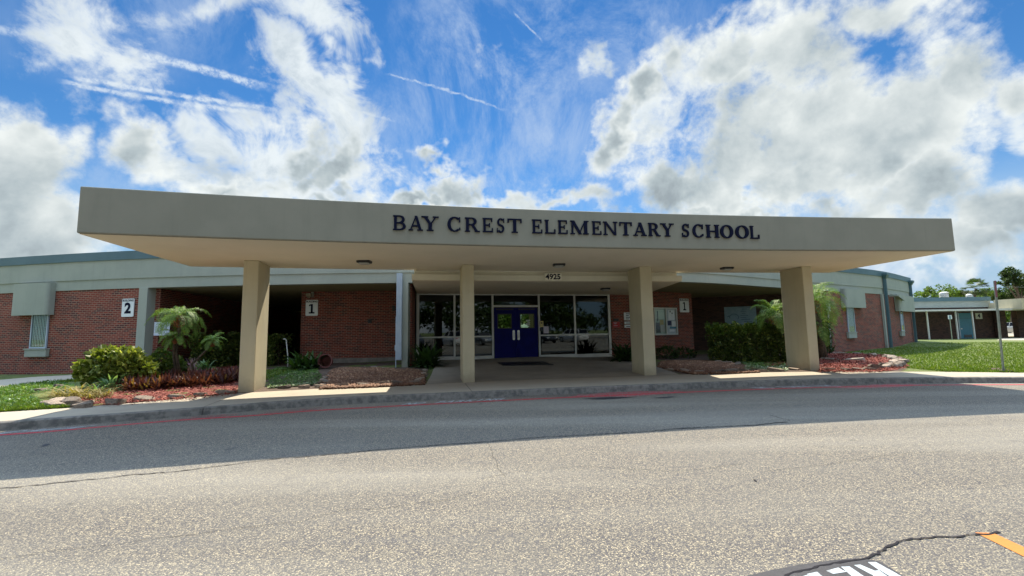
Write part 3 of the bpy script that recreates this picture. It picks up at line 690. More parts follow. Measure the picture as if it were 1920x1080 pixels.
def glyph(mb, ch, T, depth=.035):
    k = 0
    for grp in GL[ch]:
        for poly in grp:
            k += 1; dz = depth+.0006*(k % 9); cx_, cy_ = sum(p[0] for p in poly)/4, sum(p[1] for p in poly)/4
            poly = [(x+.016*(1 if x > cx_ else -1), y+.014*(1 if y > cy_ else -1)) for x, y in poly]
            A = sum(poly[i][0]*poly[(i+1) % 4][1]-poly[(i+1) % 4][0]*poly[i][1] for i in range(4))
            if A < 0: poly = poly[::-1]
            mb.face([T(x, y, dz) for x, y in poly])
            for i in range(4):
                a, b = poly[i], poly[(i+1) % 4]; mb.face([T(*a, .004), T(*b, .004), T(*b, dz), T(*a, dz)])
LX = [('B',88,152),('A',163,228),('Y',222,300),('C',340,405),('R',422,490),('E',503,555),('S',568,610),('T',620,686),('E',732,783),('L',790,843),('E',852,900),('M',912,994),('E',1010,1056),('N',1064,1128),('T',1138,1196),('A',1203,1262),('R',1271,1325),('Y',1329,1389),('S',1425,1464),('C',1475,1528),('H',1537,1600),('O',1605,1663),('O',1675,1735),('L',1740,1785)]
def fascia_at(px):
    y = lerp_list([(140,436), (400,446.3), (700,455.5), (960,461), (1220,466), (1480,469.8), (1793,470)], px)
    for _ in range(6):
        p = at(px, y, SZ); q = Vector((p.x, fx(p.x), SZ)); # iterate on the ray so the point lies on the curve
        d = ray(px, y); t = q.y/d.y; zz = EYE+d.z*t; y += (zz-SZ)*CF/q.y
    return Vector((p.x, fx(p.x), 0))
sign = empty('school_name_sign', fascia_at(1080)+Vector((0, -.02, 3.98)), label='row of dark navy serif capital letters reading BAY CREST ELEMENTARY SCHOOL on the canopy edge', cat='sign')
zcap = None
for i, (ch, a, b) in enumerate(LX):
    pa, pb = fascia_at(700+a*780/1920), fascia_at(700+b*780/1920)
    d = (pb-pa); w = d.length; d.normalize(); n_ = Vector((d.y, -d.x, 0))
    pxm = 700+(a+b)/2*780/1920; ybot = np.interp(pxm, (748, 1080, 1413), (431.6, 439.2, 447.6))
    pm = (pa+pb)/2; r_ = ray(pxm, ybot); zb = EYE+r_.z*pm.y/r_.y
    mb = MB(); glyph(mb, ch, lambda x, y, z: pa+d*(x*w)+n_*z+Vector((0, 0, zb+y*.325)))
    mb.build('letter', MT['letter'], sign)

# flat printed text from the built-in font
def text_mesh(body, size, T, m, parent=None, name='lettering', thick=.0, align='CENTER', xs=1.0):
    cu = bpy.data.curves.new('t', 'FONT'); cu.body = body; cu.size = size; cu.align_x = align; cu.align_y = 'CENTER'; cu.offset = thick; cu.resolution_u = 3
    to = bpy.data.objects.new('t', cu); COL.objects.link(to)
    me = bpy.data.meshes.new_from_object(to.evaluated_get(bpy.context.evaluated_depsgraph_get())); bpy.data.objects.remove(to); bpy.data.curves.remove(cu)
    for v in me.vertices: v.co = T(v.co.x*xs, v.co.y)
    me.materials.clear(); me.materials.append(m); me.name = name
    o = bpy.data.objects.new(name, me); COL.objects.link(o)
    if parent: o.parent = parent; o.matrix_parent_inverse = world_of(parent).inverted()
    return o
def round_rect(w, h, r, n=5):
    out = []
    for cx, cy, a in ((w/2-r, h/2-r, 0), (-w/2+r, h/2-r, 90), (-w/2+r, -h/2+r, 180), (w/2-r, -h/2+r, 270)):
        for i in range(n+1): t = R(a+90*i/n); out.append((cx+r*math.cos(t), cy+r*math.sin(t)))
    return out
def plate(mb, fr, u, z, w, h, wd, th, r=.03):
    pts = round_rect(w, h, r)
    fpt = [fr.P(u+x, wd+th, z+y) for x, y in pts]; bpt = [fr.P(u+x, wd, z+y) for x, y in pts]
    mb.face(fpt); mb.face(bpt[::-1]); k = len(pts)
    for i in range(k): j = (i+1) % k; mb.face([bpt[i], bpt[j], fpt[j], fpt[i]])

# ---------------------------------------------------------------- main building front line
UZ, LZ, MZ, RZ = 3.46, 3.84, 4.57, 4.90
LF = [at(x, y, UZ) for x, y in ((28,549), (261,540), (567,532.8), (742,530.2))]
RF = [at(1274,528.2,UZ), at(1459,539,UZ), at(1575,546.8,UZ), at(1657,552.2,UZ)]
p_l = LF[0]+(LF[0]-LF[1]).normalized()*14+Vector((0, 1.5, 0))
line_pts = [p_l]+LF+[Vector((0.8, 16.7, UZ))]+RF+[Vector((28.6, 31.1, UZ))]
ly = spline([(p.x, p.y) for p in line_pts])
def fline(x0, x1, n=24): return [(x, ly(x)) for x in np.linspace(x0, x1, n)]
def normals(pts):
    out = []
    for i in range(len(pts)):
        a = pts[max(i-1, 0)]; b = pts[min(i+1, len(pts)-1)]; dx, dy = b[0]-a[0], b[1]-a[1]; l = math.hypot(dx, dy); out.append((dy/l, -dx/l))
    return out
def strip(mb, pts, z0, z1, wo, wi, u0=0.0):
    """wall following pts; wo toward the street, wi inward offset"""
    N_ = normals(pts); A = [(p[0]+n[0]*wo, p[1]+n[1]*wo) for p, n in zip(pts, N_)]; B = [(p[0]+n[0]*wi, p[1]+n[1]*wi) for p, n in zip(pts, N_)]
    u = u0
    for i in range(len(pts)-1):
        l = math.hypot(pts[i+1][0]-pts[i][0], pts[i+1][1]-pts[i][1]); a, b, c, d = A[i], A[i+1], B[i+1], B[i]
        mb.face([(*a, z0), (*b, z0), (*b, z1), (*a, z1)], [(u, z0), (u+l, z0), (u+l, z1), (u, z1)])
        mb.face([(*c, z0), (*d, z0), (*d, z1), (*c, z1)], [(u, z0), (u+l, z0), (u+l, z1), (u, z1)])
        mb.face([(*a, z1), (*b, z1), (*c, z1), (*d, z1)]); mb.face([(*d, z0), (*c, z0), (*b, z0), (*a, z0)]); u += l
    t = abs(wo-wi)
    for a, d, rev in ((A[0], B[0], 1), (A[-1], B[-1], 0)):
        q = [(*a, z0), (*d, z0), (*d, z1), (*a, z1)]; uvq = [(0, z0), (t, z0), (t, z1), (0, z1)]
        mb.face(q[::-1] if rev else q, uvq[::-1] if rev else uvq)
def xfront(px, py=545):
    """x where the pixel column meets the front line"""
    lo, hi = -40.0, 28.6
    r = ray(px, py); f = lambda x: ly(x)-x*r.y/r.x if abs(r.x) > 1e-6 else 0
    best = min(np.linspace(-35, 28.6, 4000), key=lambda x: abs(x/ly(x)-r.x/r.y)); return float(best)
def bands(parent, x0, x1, ex=0.0):
    pts = fline(x0, x1, 30)
    mb = MB(); strip(mb, pts, UZ, LZ, 0, -.35); mb.build('beam', MT['band'], parent, weld=True)
    mb = MB(); strip(mb, pts, LZ+.001, MZ, .035, -.35); mb.build('fascia', MT['band'], parent, weld=True)
    mb = MB(); strip(mb, pts, MZ+.001, RZ, .075, -.30); mb.build('coping', MT['teal'], parent, weld=True)
xL0, xL1, xC1 = -33.0, xfront(291), xfront(566)
b2 = empty('school_building', (-18, 17, 0), label='red brick building at the left with teal coping, sign 2 and a hooded window', cat='building', group='brick school buildings')
b1 = empty('school_building', (0, 19, 0), label='brick building behind the canopy holding the blue double doors and both 1 signs', cat='building', group='brick school buildings')
b3 = empty('school_building', (20, 25, 0), label='curved red brick wing at the right with two hooded windows above the lawn', cat='building', group='brick school buildings')
xM = xfront(1459); 
bands(b2, xL0, xC1-.003); bands(b1, xC1+.003, xM-.003); bands(b3, xM+.003, 28.6)
# brick walls
mb = MB(); strip(mb, fline(xL0, xfront(262), 30), -.2, UZ-.002, -.03, -.33); mb.build('wall', MT['brick'], b2, weld=True)
sideL = [(xfront(278)-.05, ly(xfront(278))+.3), (-14.9, 21.9), (-16.3, 28.0), (-18, 36)]
mb = MB(); strip(mb, sideL[::-1], -.2, UZ-.002, .0, -.25); 
mb.build('wall', MT['brick'], b2, weld=True)
mb = MB()   # corner pier of building 2
xa, xb = xfront(262), xfront(278)
fr = Fr((xa, ly(xa)), (xb, ly(xb))); fr.box(mb, .003, fr.L, -.55, .03, -.2, UZ-.001); mb.build('pier', MT['band'], b2, weld=True, bevel=.01)
W1a = at(566, 546.7, UZ); W1b = at(744, 545, UZ)
mb = MB(); strip(mb, [(W1a.x, W1a.y), (W1b.x+.25, W1b.y+.03)], .50, UZ-.002, 0, -.3); mb.build('wall', MT['brick'], b1, weld=True)
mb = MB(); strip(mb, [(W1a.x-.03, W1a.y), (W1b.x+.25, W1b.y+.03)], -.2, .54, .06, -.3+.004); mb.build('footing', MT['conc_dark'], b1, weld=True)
mb = MB(); strip(mb, [(W1a.x+.3, 35.2), (W1a.x+.3, W1a.y+.302)], -.2, UZ-.002, 0.3, 0); mb.build('wall', MT['brick'], b1, weld=True)
# front column beside the downspout, with the brick return behind it
xc0, xc1 = xfront(754.5), xfront(765.5)
fr = Fr((xc0, ly(xc0)), (xc1, ly(xc1))); mb = MB(); fr.box(mb, 0, fr.L, -.4, .02, -.2, UZ-.001); mb.build('pier', MT['band'], b1, weld=True, bevel=.01)
mb = MB(); strip(mb, [(xc1+.02, ly(xc1)+.42), (-4.13, 18.33)][::-1], -.2, UZ-.002, .15, -.02); mb.build('wall', MT['brick'], b1, weld=True)
# right of the doors
WRa = (GF.P(GF.L, 0, 0).x+.0, GF.P(GF.L, 0, 0).y); _w = at(1295, 549.8, UZ); WRb = (_w.x, _w.y)
RWF = Fr(WRa, WRb)
mb = MB(); strip(mb, [(WRa[0]+.003, WRa[1]), WRb], -.2, UZ-.002, .03, -.3); mb.build('wall', MT['brick'], b1, weld=True)
mb = MB(); strip(mb, [(WRb[0], WRb[1]+.31), (WRb[0]+.8, 36)], -.2, UZ-.002, 0.0, -.3); mb.build('wall', MT['brickb'], b1, weld=True)  # passage shade put into the wall colour by the darker brick
# passage end walls, ceilings, roofs
mb = MB(); strip(mb, [(-18.4, 35.6), (-6, 35.6)], -.2, UZ-.002, 0, -.3); mb.build('wall', MT['brick'], b2, weld=True)
# right wing
xw = xfront(1550)
mb = MB(); strip(mb, fline(xw, 28.6-.003, 24), -.3, UZ-.002, -.03, -.33); mb.build('wall', MT['brick'], b3, weld=True)
mb = MB(); strip(mb, [(28.6, 31.15), (31, 38), (28, 47)], -.3, RZ-.4, -.0, -.3); mb.build('wall', MT['brick'], b3, weld=True)
BNa, BNb = (9.3, 27.2), (16.4, 25.2)
BNF = Fr(BNa, BNb)
mb = MB(); strip(mb, [BNa, BNb], -.2, UZ-.002, 0, -.3); mb.build('wall', MT['brickb'], b3, weld=True)  # gloom behind the banner painted in with the darker brick
mb = MB(); strip(mb, [(16.45, 25.2), (xw+.0, ly(xw)+.34)], -.2, UZ-.002, .0, -.25); mb.build('wall', MT['brick'], b3, weld=True)
def roofpoly(parent, x0, x1, yback, mceil):
    f = [(x, y+.36) for x, y in fline(x0, x1, 24)]
    poly = f+[(f[-1][0], max(yback, f[-1][1]+8)), (f[0][0], yback)]
    mb = MB(); mb.prism(poly, UZ+.02, UZ+.10); mb.build('ceiling', mceil, parent, weld=True)
    mb = MB(); mb.prism(poly, MZ+.05, MZ+.17); mb.build('roof', MT['roof'], parent, weld=True)
roofpoly(b2, xL0, xC1-.01, 38, MT['ceil']); roofpoly(b1, xC1+.01, xM-.01, 38, MT['ceil']); roofpoly(b3, xM+.01, 28.2, 40, MT['ceil'])

# ---------------------------------------------------------------- storefront and doors (building 1)
uL = 0.0; uR = GF.L
gv = [GF.hit(px, 600)[0] for px in (779.5, 852, 923.5, 1010.5, 1077.5, 1142)]
gv[0] = max(gv[0], .04)
zmidL = GF.hit(815, 632.3)[1]; zmidR = GF.hit(1045, 628.4)[1]; zmid = (zmidL+zmidR)/2
zTrans = GF.hit(967, 574)[1]; zsill = .40; ztop = 3.215
GLz = lambda u: .42+(.33-.42)*u/GF.L
frame = MB()
for i, u in enumerate(gv):
    w = .055 if i in (0, 5) else .04
    GF.box(frame, u-w, u+w, -.06, .05, GLz(u)-.15, ztop)
def hbar(z0, z1, ua, ub, w0=-.055, w1=.042): GF.box(frame, ua, ub, w0, w1, z0, z1)
for i in (0, 1, 3, 4):
    ua, ub = gv[i]+.04, gv[i+1]-.04
    hbar(zmid-.03, zmid+.03, ua, ub); hbar(ztop-.05, ztop-.003, ua, ub); hbar(GLz(ua)-.1, GLz(ua)+.10, ua, ub, -.05, .07); hbar(GLz(ua)+.105, GLz(ua)+.15, ua, ub, -.05, .045)
hbar(zTrans-.04, zTrans+.04, gv[2]+.04, gv[3]-.04); hbar(ztop-.05, ztop-.003, gv[2]+.04, gv[3]-.04)
fo = frame.build('storefront_frame', MT['alu'], b1, weld=True)
def pane(parent, fr, u0, u1, z0, z1, m, w=0.0, name='pane'):
    mb = MB(); fr.box(mb, u0, u1, w-.006, w, z0, z1); return mb.build(name, m, parent, weld=True)
for i in (0, 1, 3, 4):
    ua, ub = gv[i]+.04, gv[i+1]-.04
    pane(fo, GF, ua, ub, GLz(ua)+.15, zmid-.03, MT['glass']); pane(fo, GF, ua, ub, zmid+.03, ztop-.05, MT['glass'])
pane(fo, GF, gv[2]+.04, gv[3]-.04, zTrans+.04, ztop-.05, MT['glass'])
d0, d1 = gv[2]+.075, gv[3]-.075; dm = (d0+d1)/2; dz0 = .40
mb = MB(); GF.box(mb, gv[2]+.041, d0-.004, -.05, .03, .3, zTrans-.041); GF.box(mb, d1+.004, gv[3]-.041, -.05, .03, .3, zTrans-.041); GF.box(mb, d0-.004, d1+.004, -.05, .03, zTrans-.075, zTrans-.041); mb.build('door_frame', MT['black'], b1, weld=True)
mb = MB(); GF.box(mb, d0, d1, -.05, .06, .3, .425); mb.build('threshold', MT['steel'], b1, weld=True)
for k, (ua, ub) in enumerate(((d0, dm-.004), (dm+.004, d1))):
    wz0, wz1 = GF.hit(967, 615)[1], GF.hit(967, 589)[1]
    pw = (GF.hit(933.5, 600)[0], GF.hit(958.5, 600)[0]) if k == 0 else (GF.hit(975.5, 600)[0], GF.hit(1001, 600)[0])
    mb = MB()
    GF.box(mb, ua, pw[0], -.03, .012, .43, zTrans-.08); GF.box(mb, pw[1], ub, -.03, .012, .43, zTrans-.08)
    GF.box(mb, pw[0], pw[1], -.03, .012, .43, wz0); GF.box(mb, pw[0], pw[1], -.03, .012, wz1, zTrans-.08)
    dr = mb.build('door', MT['blue'], b1)
    mb = MB()
    for a, b, c, d in ((pw[0]-.025, pw[0]+.012, wz0-.025, wz1+.025), (pw[1]-.012, pw[1]+.025, wz0-.025, wz1+.025)): GF.box(mb, a, b, .013, .024, c, d)
    GF.box(mb, pw[0]+.013, pw[1]-.013, .013, .024, wz0-.025, wz0+.012); GF.box(mb, pw[0]+.013, pw[1]-.013, .013, .024, wz1-.012, wz1+.025)
    mb.build('window_frame', MT['black'], dr)
    pane(dr, GF, pw[0], pw[1], wz0, wz1, MT['glassb'], 0.0, 'window')
    hx = GF.hit(963.2 if k == 0 else 972.2, 628)[0]; hz0, hz1 = GF.hit(967, 637.5)[1], GF.hit(967, 619)[1]
    mb = MB(); plate(mb, GF, hx, (hz0+hz1)/2, .10, hz1-hz0, .014, .006, .045); mb.build('handle_plate', MT['steel'], dr)
    mb = MB(); mb.tube([GF.P(hx, .02, hz0+.08), GF.P(hx, .07, hz0+.09), GF.P(hx, .07, hz1-.09), GF.P(hx, .02, hz1-.08)], .012, 8); mb.build('handle', MT['steel'], dr, smooth=True)
    if k == 1:
        for wy, wx0, wx1 in ((605.0, 989, 994), (600.6, 986, 994), (602.4, 986.5, 993), (607.2, 985.5, 993.5), (609.0, 986, 994), (611.6, 986.5, 993)):
            ta, tz = GF.hit(wx0, wy, .003); tb, _ = GF.hit(wx1, wy, .003); mb = MB(); GF.box(mb, ta, tb, .002, .004, tz-.011, tz+.011); mb.build('lettering', MT['white'], dr)
    mb = MB(); GF.box(mb, ua+.1, ub-.12, .013, .06, zTrans-.17, zTrans-.115); mb.build('door_closer', MT['black'], dr)
# lobby behind the glass, its gloom put into near-black surfaces
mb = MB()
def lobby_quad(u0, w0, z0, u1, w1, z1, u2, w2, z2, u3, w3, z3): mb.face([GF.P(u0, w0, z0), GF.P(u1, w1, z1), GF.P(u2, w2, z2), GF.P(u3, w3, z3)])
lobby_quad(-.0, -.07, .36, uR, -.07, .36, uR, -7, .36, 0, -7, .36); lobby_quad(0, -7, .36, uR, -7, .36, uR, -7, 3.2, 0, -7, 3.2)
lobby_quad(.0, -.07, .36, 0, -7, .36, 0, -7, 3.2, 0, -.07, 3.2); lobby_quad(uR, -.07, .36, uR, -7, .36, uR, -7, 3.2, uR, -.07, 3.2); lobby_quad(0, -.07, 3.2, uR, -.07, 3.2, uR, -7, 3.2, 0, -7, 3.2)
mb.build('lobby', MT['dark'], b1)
# wall filling above the storefront
mb = MB(); strip(mb, [(G0.x-.05, G0.y+.15), (G1.x, G1.y+.15)], 3.23, UZ+.02, -.1, -.3); mb.build('lintel', MT['band'], b1, weld=True)

# ---------------------------------------------------------------- windows with metal hoods
def local_fr(px):
    x = xfront(px); e = .25; return Fr((x, ly(x)), (x+e, ly(x+e)))
def hood_window(parent, pxc, hood, win, box, blind=True):
    fr = local_fr(pxc); (hx0, hy0, hx1, hy1) = hood
    u0, zt = fr.hit(hx0, hy0, .20); u1, _ = fr.hit(hx1, hy0, .20); zb = fr.hit((hx0+hx1)/2, hy1, .20)[1]
    # hood: shell with rounded front corners
    wdt = u1-u0; pts = []; dep = .26; rr = .12
    for cx, a0 in ((u0+rr, 180), (u1-rr, 270)):
        for i in range(7): t = R(a0+90*i/6); pts.append((cx+rr*math.cos(t), dep-rr-rr*math.sin(t)))
    pts = [(u0, -.02)]+pts+[(u1, -.02)]
    mb = MB(); k = len(pts)
    top = [fr.P(u, w, zt) for u, w in pts]; bot = [fr.P(u, w, zb) for u, w in pts]; ib = [fr.P(u0+(u-u0)*.97+.015*wdt, w*.95, zb) for u, w in pts]; it = [fr.P(u0+(u-u0)*.97+.015*wdt, w*.95, zt-.03) for u, w in pts]
    mb.face(top[::-1])
    for i in range(k-1):
        mb.face([bot[i], bot[i+1], top[i+1], top[i]]); mb.face([ib[i+1], ib[i], it[i], it[i+1]]); mb.face([bot[i+1], bot[i], ib[i], ib[i+1]])
    mb.face(it)
    mb.build('window_hood', MT['band'], parent)
    wu0, wz1 = fr.hit(win[0], win[1]); wu1, _ = fr.hit(win[2], win[1]); wz0 = fr.hit((win[0]+win[2])/2, win[3])[1]
    wz1 = zb+.35
    mb = MB()
    for a, b, c, d in ((wu0, wu0+.05, wz0, wz1), (wu1-.05, wu1, wz0, wz1)): fr.box(mb, a, b, -.02, .03, c, d)
    fr.box(mb, wu0+.052, wu1-.052, -.02, .03, wz0, wz0+.05); fr.box(mb, wu0+.052, wu1-.052, -.02, .03, wz1-.05, wz1)
    w_ = mb.build('window', MT['bluepost'], parent)
    pane(w_, fr, wu0+.05, wu1-.05, wz0+.05, wz1-.05, MT['glassc'], .015)
    if blind:
        mb = MB(); nbl = 9
        for i in range(nbl):
            uu = wu0+.06+(wu1-wu0-.12)*(i+.5)/nbl; fr.box(mb, uu-.012, uu+.022, -.016, -.006 if i % 2 else -.003, wz0+.06, wz1-.06)
        mb.build('blind', MT['windowblind'], w_)
    bu0, bz1 = fr.hit(box[0], box[1], .08); bu1, _ = fr.hit(box[2], box[1], .08); bz0 = fr.hit((box[0]+box[2])/2, box[3], .08)[1]
    mb = MB(); fr.box(mb, bu0, bu1, -.02, .10, bz0, bz1); fr.box(mb, bu0-.02, bu1+.02, -.02, .13, bz1+.001, bz1+.04); mb.build('window_sill', MT['band'], parent, bevel=.008)
hood_window(b2, 75, (27, 533, 93, 591), (61, 594, 92, 653), (47, 656, 87, 669))
hood_window(b3, 1600, (1583, 541, 1620, 577), (1587, 580, 1600, 624), (1591, 624, 1606, 634))
hood_window(b3, 1695, (1684, 552.5, 1711, 584), (1687, 587, 1692, 621), (1690, 622, 1696, 630), blind=False)
# downspouts
def downspout(parent, pxc, wd, top, base, m, head=True, off=.06):
    fr = local_fr(pxc); u, _ = fr.hit(pxc, 600, off)
    mb = MB(); fr.box(mb, u-wd/2, u+wd/2, off-.02, off+.10, base, top)
    for i in range(3): fr.box(mb, u-wd/2+wd*(i+.35)/3, u-wd/2+wd*(i+.65)/3, off+.101, off+.112, base, top)
    o = mb.build('downspout', m, parent)
    if head:
        mb = MB(); P0 = [(u-wd*.55, off-.02), (u+wd*.55, off-.02), (u+wd*.55, off+.12), (u-wd*.55, off+.12)]; P1 = [(u-wd*1.2, off-.03), (u+wd*1.2, off-.03), (u+wd*1.2, off+.24), (u-wd*1.2, off+.24)]
        z0, z1, z2 = top-.12, top+.12, top+.22
        a = [fr.P(*p, z0) for p in P0]; b = [fr.P(*p, z1) for p in P1]; c = [fr.P(*p, z2) for p in P1]
        for i in range(4): j = (i+1) % 4; mb.face([a[i], a[j], b[j], b[i]]); mb.face([b[i], b[j], c[j], c[i]])
        mb.face(c); mb.face(a[::-1]); mb.build('rain_head', m, parent, weld=True)
    return o
downspout(b1, 749, .20, UZ+.34, .62, MT['bluepost'], False)
fr = local_fr(749); u_, _ = fr.hit(748, 600, .06); mb = MB(); fr.box(mb, u_-.12, u_-.09, .02, .05, .1, 2.2); fr.box(mb, u_-.14, u_-.04, .02, .09, .95, 1.15); mb.build('conduit', MT['bluepost'], b1)
downspout(b3, 1664.5, .20, RZ-.35, .1, MT['teal']); downspout(b3, 1712, .20, RZ-.45, .3, MT['teal'])
fr = local_fr(1664.5); u_, _ = fr.hit(1658, 600, .0); mb = MB(); fr.box(mb, u_-.12, u_+.1, -.05, .06, -.2, UZ-.004); mb.build('pier', MT['band'], b3)
fr = local_fr(1695); u_, _ = fr.hit(1680, 548, .3); mb = MB(); mb.face([fr.P(u_-.3, .05, 3.5), fr.P(u_+1.6, .05, 3.2), fr.P(u_+1.6, .4, 3.1), fr.P(u_-.3, .4, 3.4)]); fr.box(mb, u_-.3, u_-.25, 0, .4, 3.35, 3.45); mb.build('brace', MT['band'], b3)
# white conduit and box on the right wing
fr = local_fr(1557); u_, _ = fr.hit(1556, 620, .03); mb = MB(); fr.box(mb, u_-.02, u_+.02, .0, .05, .1, 2.35); fr.box(mb, u_-.09, u_+.09, .0, .12, 2.35, 2.75); mb.build('conduit', MT['alu'], b3)

# ---------------------------------------------------------------- signs
W1F = Fr((W1a.x, W1a.y), (W1b.x+.25, W1b.y+.03))
def sign_board(name, fr, x0, y0, x1, y1, label, cat, top=None, big=None, m=None, wd=.0, group=None, tz=.0, r=.04, bold=.012):
    u0, zt = fr.hit(x0, y0, wd+.02); u1, _ = fr.hit(x1, y0, wd+.02); zb = fr.hit((x0+x1)/2, y1, wd+.02)[1]; zt = fr.hit((x0+x1)/2, y0, wd+.02)[1]
    uc, zc, w, h = (u0+u1)/2, (zt+zb)/2, u1-u0, zt-zb
    root = empty(name, fr.P(uc, wd, zc), fr.rz, label, cat, group)
    mb = MB(); plate(mb, fr, uc, zc, w, h, wd, .02, r); mb.build('panel', m or MT['white'], root)
    T = lambda dx, dz: (lambda x, y: fr.P(uc+dx+x, wd+.0225, zc+dz+y))
    if top: text_mesh(top, w*.205, T(0, h*.395), MT['letter'], root, 'lettering', .004)
    if big == '1':
        mb = MB(); k = h*.60; z0 = zc-h*.36
        for poly in ([(-.10, 0), (.11, 0), (.11, 1), (-.10, 1)], [(-.29, .001), (-.101, .001), (-.101, .15), (-.29, .15)], [(.111, .001), (.29, .001), (.29, .15), (.111, .15)], [(-.29, .77), (-.101, .84), (-.101, .999), (-.29, .92)]):
            mb.face([fr.P(uc+x*k, wd+.0225, z0+y*k) for x, y in poly])
        mb.build('number', MT['letter'], root)
    elif big: text_mesh(big, h*.78, T(0, -h*.05), MT['letter'], root, 'number', bold*2)
    return root, uc, zc, w, h
LWF = local_fr(241)
sign_board('building_sign', LWF, 229.5, 560, 252, 594, 'white sign with BUILDING 2 on the sunny brick beside the grey pier', 'sign', 'BUILDING', '2', group='building number signs')
sign_board('building_sign', W1F, 573.5, 562.5, 596.5, 592, 'white sign with BUILDING 1 under a wall lamp, left of the blue doors', 'sign', 'BUILDING', '1', group='building number signs')
sign_board('building_sign', RWF, 1274, 560, 1291, 585.5, 'white sign with BUILDING 1 at the corner right of the bulletin board', 'sign', 'BUILDING', '1', wd=.03, group='building number signs')
# number plate on the porch edge
pf = Fr((fc[9][0], fc[9][1]), (fc[15][0], fc[15][1]))
r0, uc, zc, w, h = sign_board('house_number_sign', pf, 1021, 512.5, 1053, 526, 'white plate with the black number 4925 on the porch roof edge', 'sign', m=pmat('cream plate', (.80, .78, .62), rough=.5), wd=.085, r=.004)
text_mesh('4925', h*1.02, lambda x, y: pf.P(uc+x, .1085, zc+y), MT['letter'], r0, 'number', .008, xs=1.05)
# bulletin board
u0, zt = RWF.hit(1225, 576.5, .08); u1, _ = RWF.hit(1268, 576.5, .08); zb = RWF.hit(1248, 628, .08)[1]
bb = empty('bulletin_board', RWF.P((u0+u1)/2, 0, zb), RWF.rz, 'glazed aluminium notice case with posters on brick, half behind the third column', 'notice board')
mb = MB(); um = (u0+u1)/2+.02
for a, b, c, d in ((u0, u0+.06, zb, zt), (u1-.06, u1, zb, zt), (um-.035, um+.035, zb+.06, zt-.06), (u0+.06, u1-.06, zb, zb+.06), (u0+.06, u1-.06, zt-.06, zt)): RWF.box(mb, a, b, .03, .12, c, d)
mb.build('frame', MT['alu'], bb, bevel=.005)
mb = MB(); RWF.box(mb, u0+.05, u1-.05, .031, .045, zb+.05, zt-.05); mb.build('backing', MT['poster'], bb)
hh = zt-zb; wl_ = um-u0
def pst(name, m, a, b, c, d, dp=.05): mb = MB(); RWF.box(mb, u0+.06+(wl_-.1)*a, u0+.06+(wl_-.1)*b, .0455, dp, zb+.06+(hh-.12)*c, zb+.06+(hh-.12)*d); mb.build(name, m, bb)
pst('poster', MT['photo_navy'], .02, .55, .04, .45); pst('poster', MT['photo_yellow'], .5, .86, .30, .56, .052); pst('poster', MT['paper'], .55, .97, .08, .36, .054)
pst('poster', MT['white'], .05, .95, .60, .97); pst('poster', MT['photo_navy'], .28, .36, .5, .92, .056)
pst('poster', MT['white'], 1.35, 1.95, .55, .95); pst('poster', MT['photo_navy'], 1.25, 1.62, .33, .52, .052); pst('poster', MT['white'], 1.65, 2.15, .26, .5, .054); pst('poster', MT['tealdoor'], 1.45, 2.05, .2, .28, .057); pst('poster', MT['white'], 1.4, 1.9, .08, .17)
pst('lettering', MT['black'], 1.50, 1.58, .86, .93, .058); pst('lettering', MT['black'], 1.68, 1.76, .80, .85, .058)
for k_ in range(6): pst('lettering', MT['bluepost'], .1, .9, .64+k_*.05, .648+k_*.05, .0575)
mb = MB(); RWF.box(mb, u0+.06, um-.035, .085, .09, zb+.06, zt-.06); mb.build('pane', MT['glassbb'], bb, weld=True)
# small wall notices between doors and third column
for k, (x0, y0, x1, y1, lab) in enumerate(((1170, 586, 1186, 600.5, 'white notice with black lettering, topmost of three on the brick beside the third column'), (1171, 603, 1186, 607.5, 'narrow white strip notice, middle of three on the brick beside the third column'), (1171, 609, 1186, 614.5, 'pale strip notice, lowest of three on the brick beside the third column'))):
    r0, uc, zc, w, h = sign_board('wall_notice', RWF, x0, y0, x1, y1, lab, 'sign', wd=.03, r=.01, group='small notices on brick')
    for j in range(4 if k == 0 else 1):
        mb = MB(); zz = zc+h*(.33-.22*j) if k == 0 else zc; RWF.box(mb, uc-w*.3, uc+w*(.05 if j % 2 else .25), .0505, .052, zz-h*.05-(.02 if k else 0), zz+h*.05); mb.build('lettering', MT['black'], r0)
r0, uc, zc, w, h = sign_board('wall_poster', RWF, 1149, 603.5, 1162, 614, 'small red poster on the brick right of the glass entrance', 'poster', m=MT['redposter'], wd=.03, r=.01)
for j, (a, b, c) in enumerate(((-.4, .1, .3), (-.35, .0, .12), (-.4, .15, -.22))): mb = MB(); RWF.box(mb, uc+w*a, uc+w*b, .0505, .052, zc+h*c, zc+h*(c+.07)); mb.build('lettering', MT['paper'], r0)
u0, zt = RWF.hit(1150, 597.5, .05); u1, zb = RWF.hit(1158.5, 601.5, .05)
mb = MB(); RWF.box(mb, u0, u1, .03, .11, zb, zt); o = mb.build('mailbox', MT['black'], bevel=.01); tag(o, 'small black box on the brick just above the red poster', 'box')
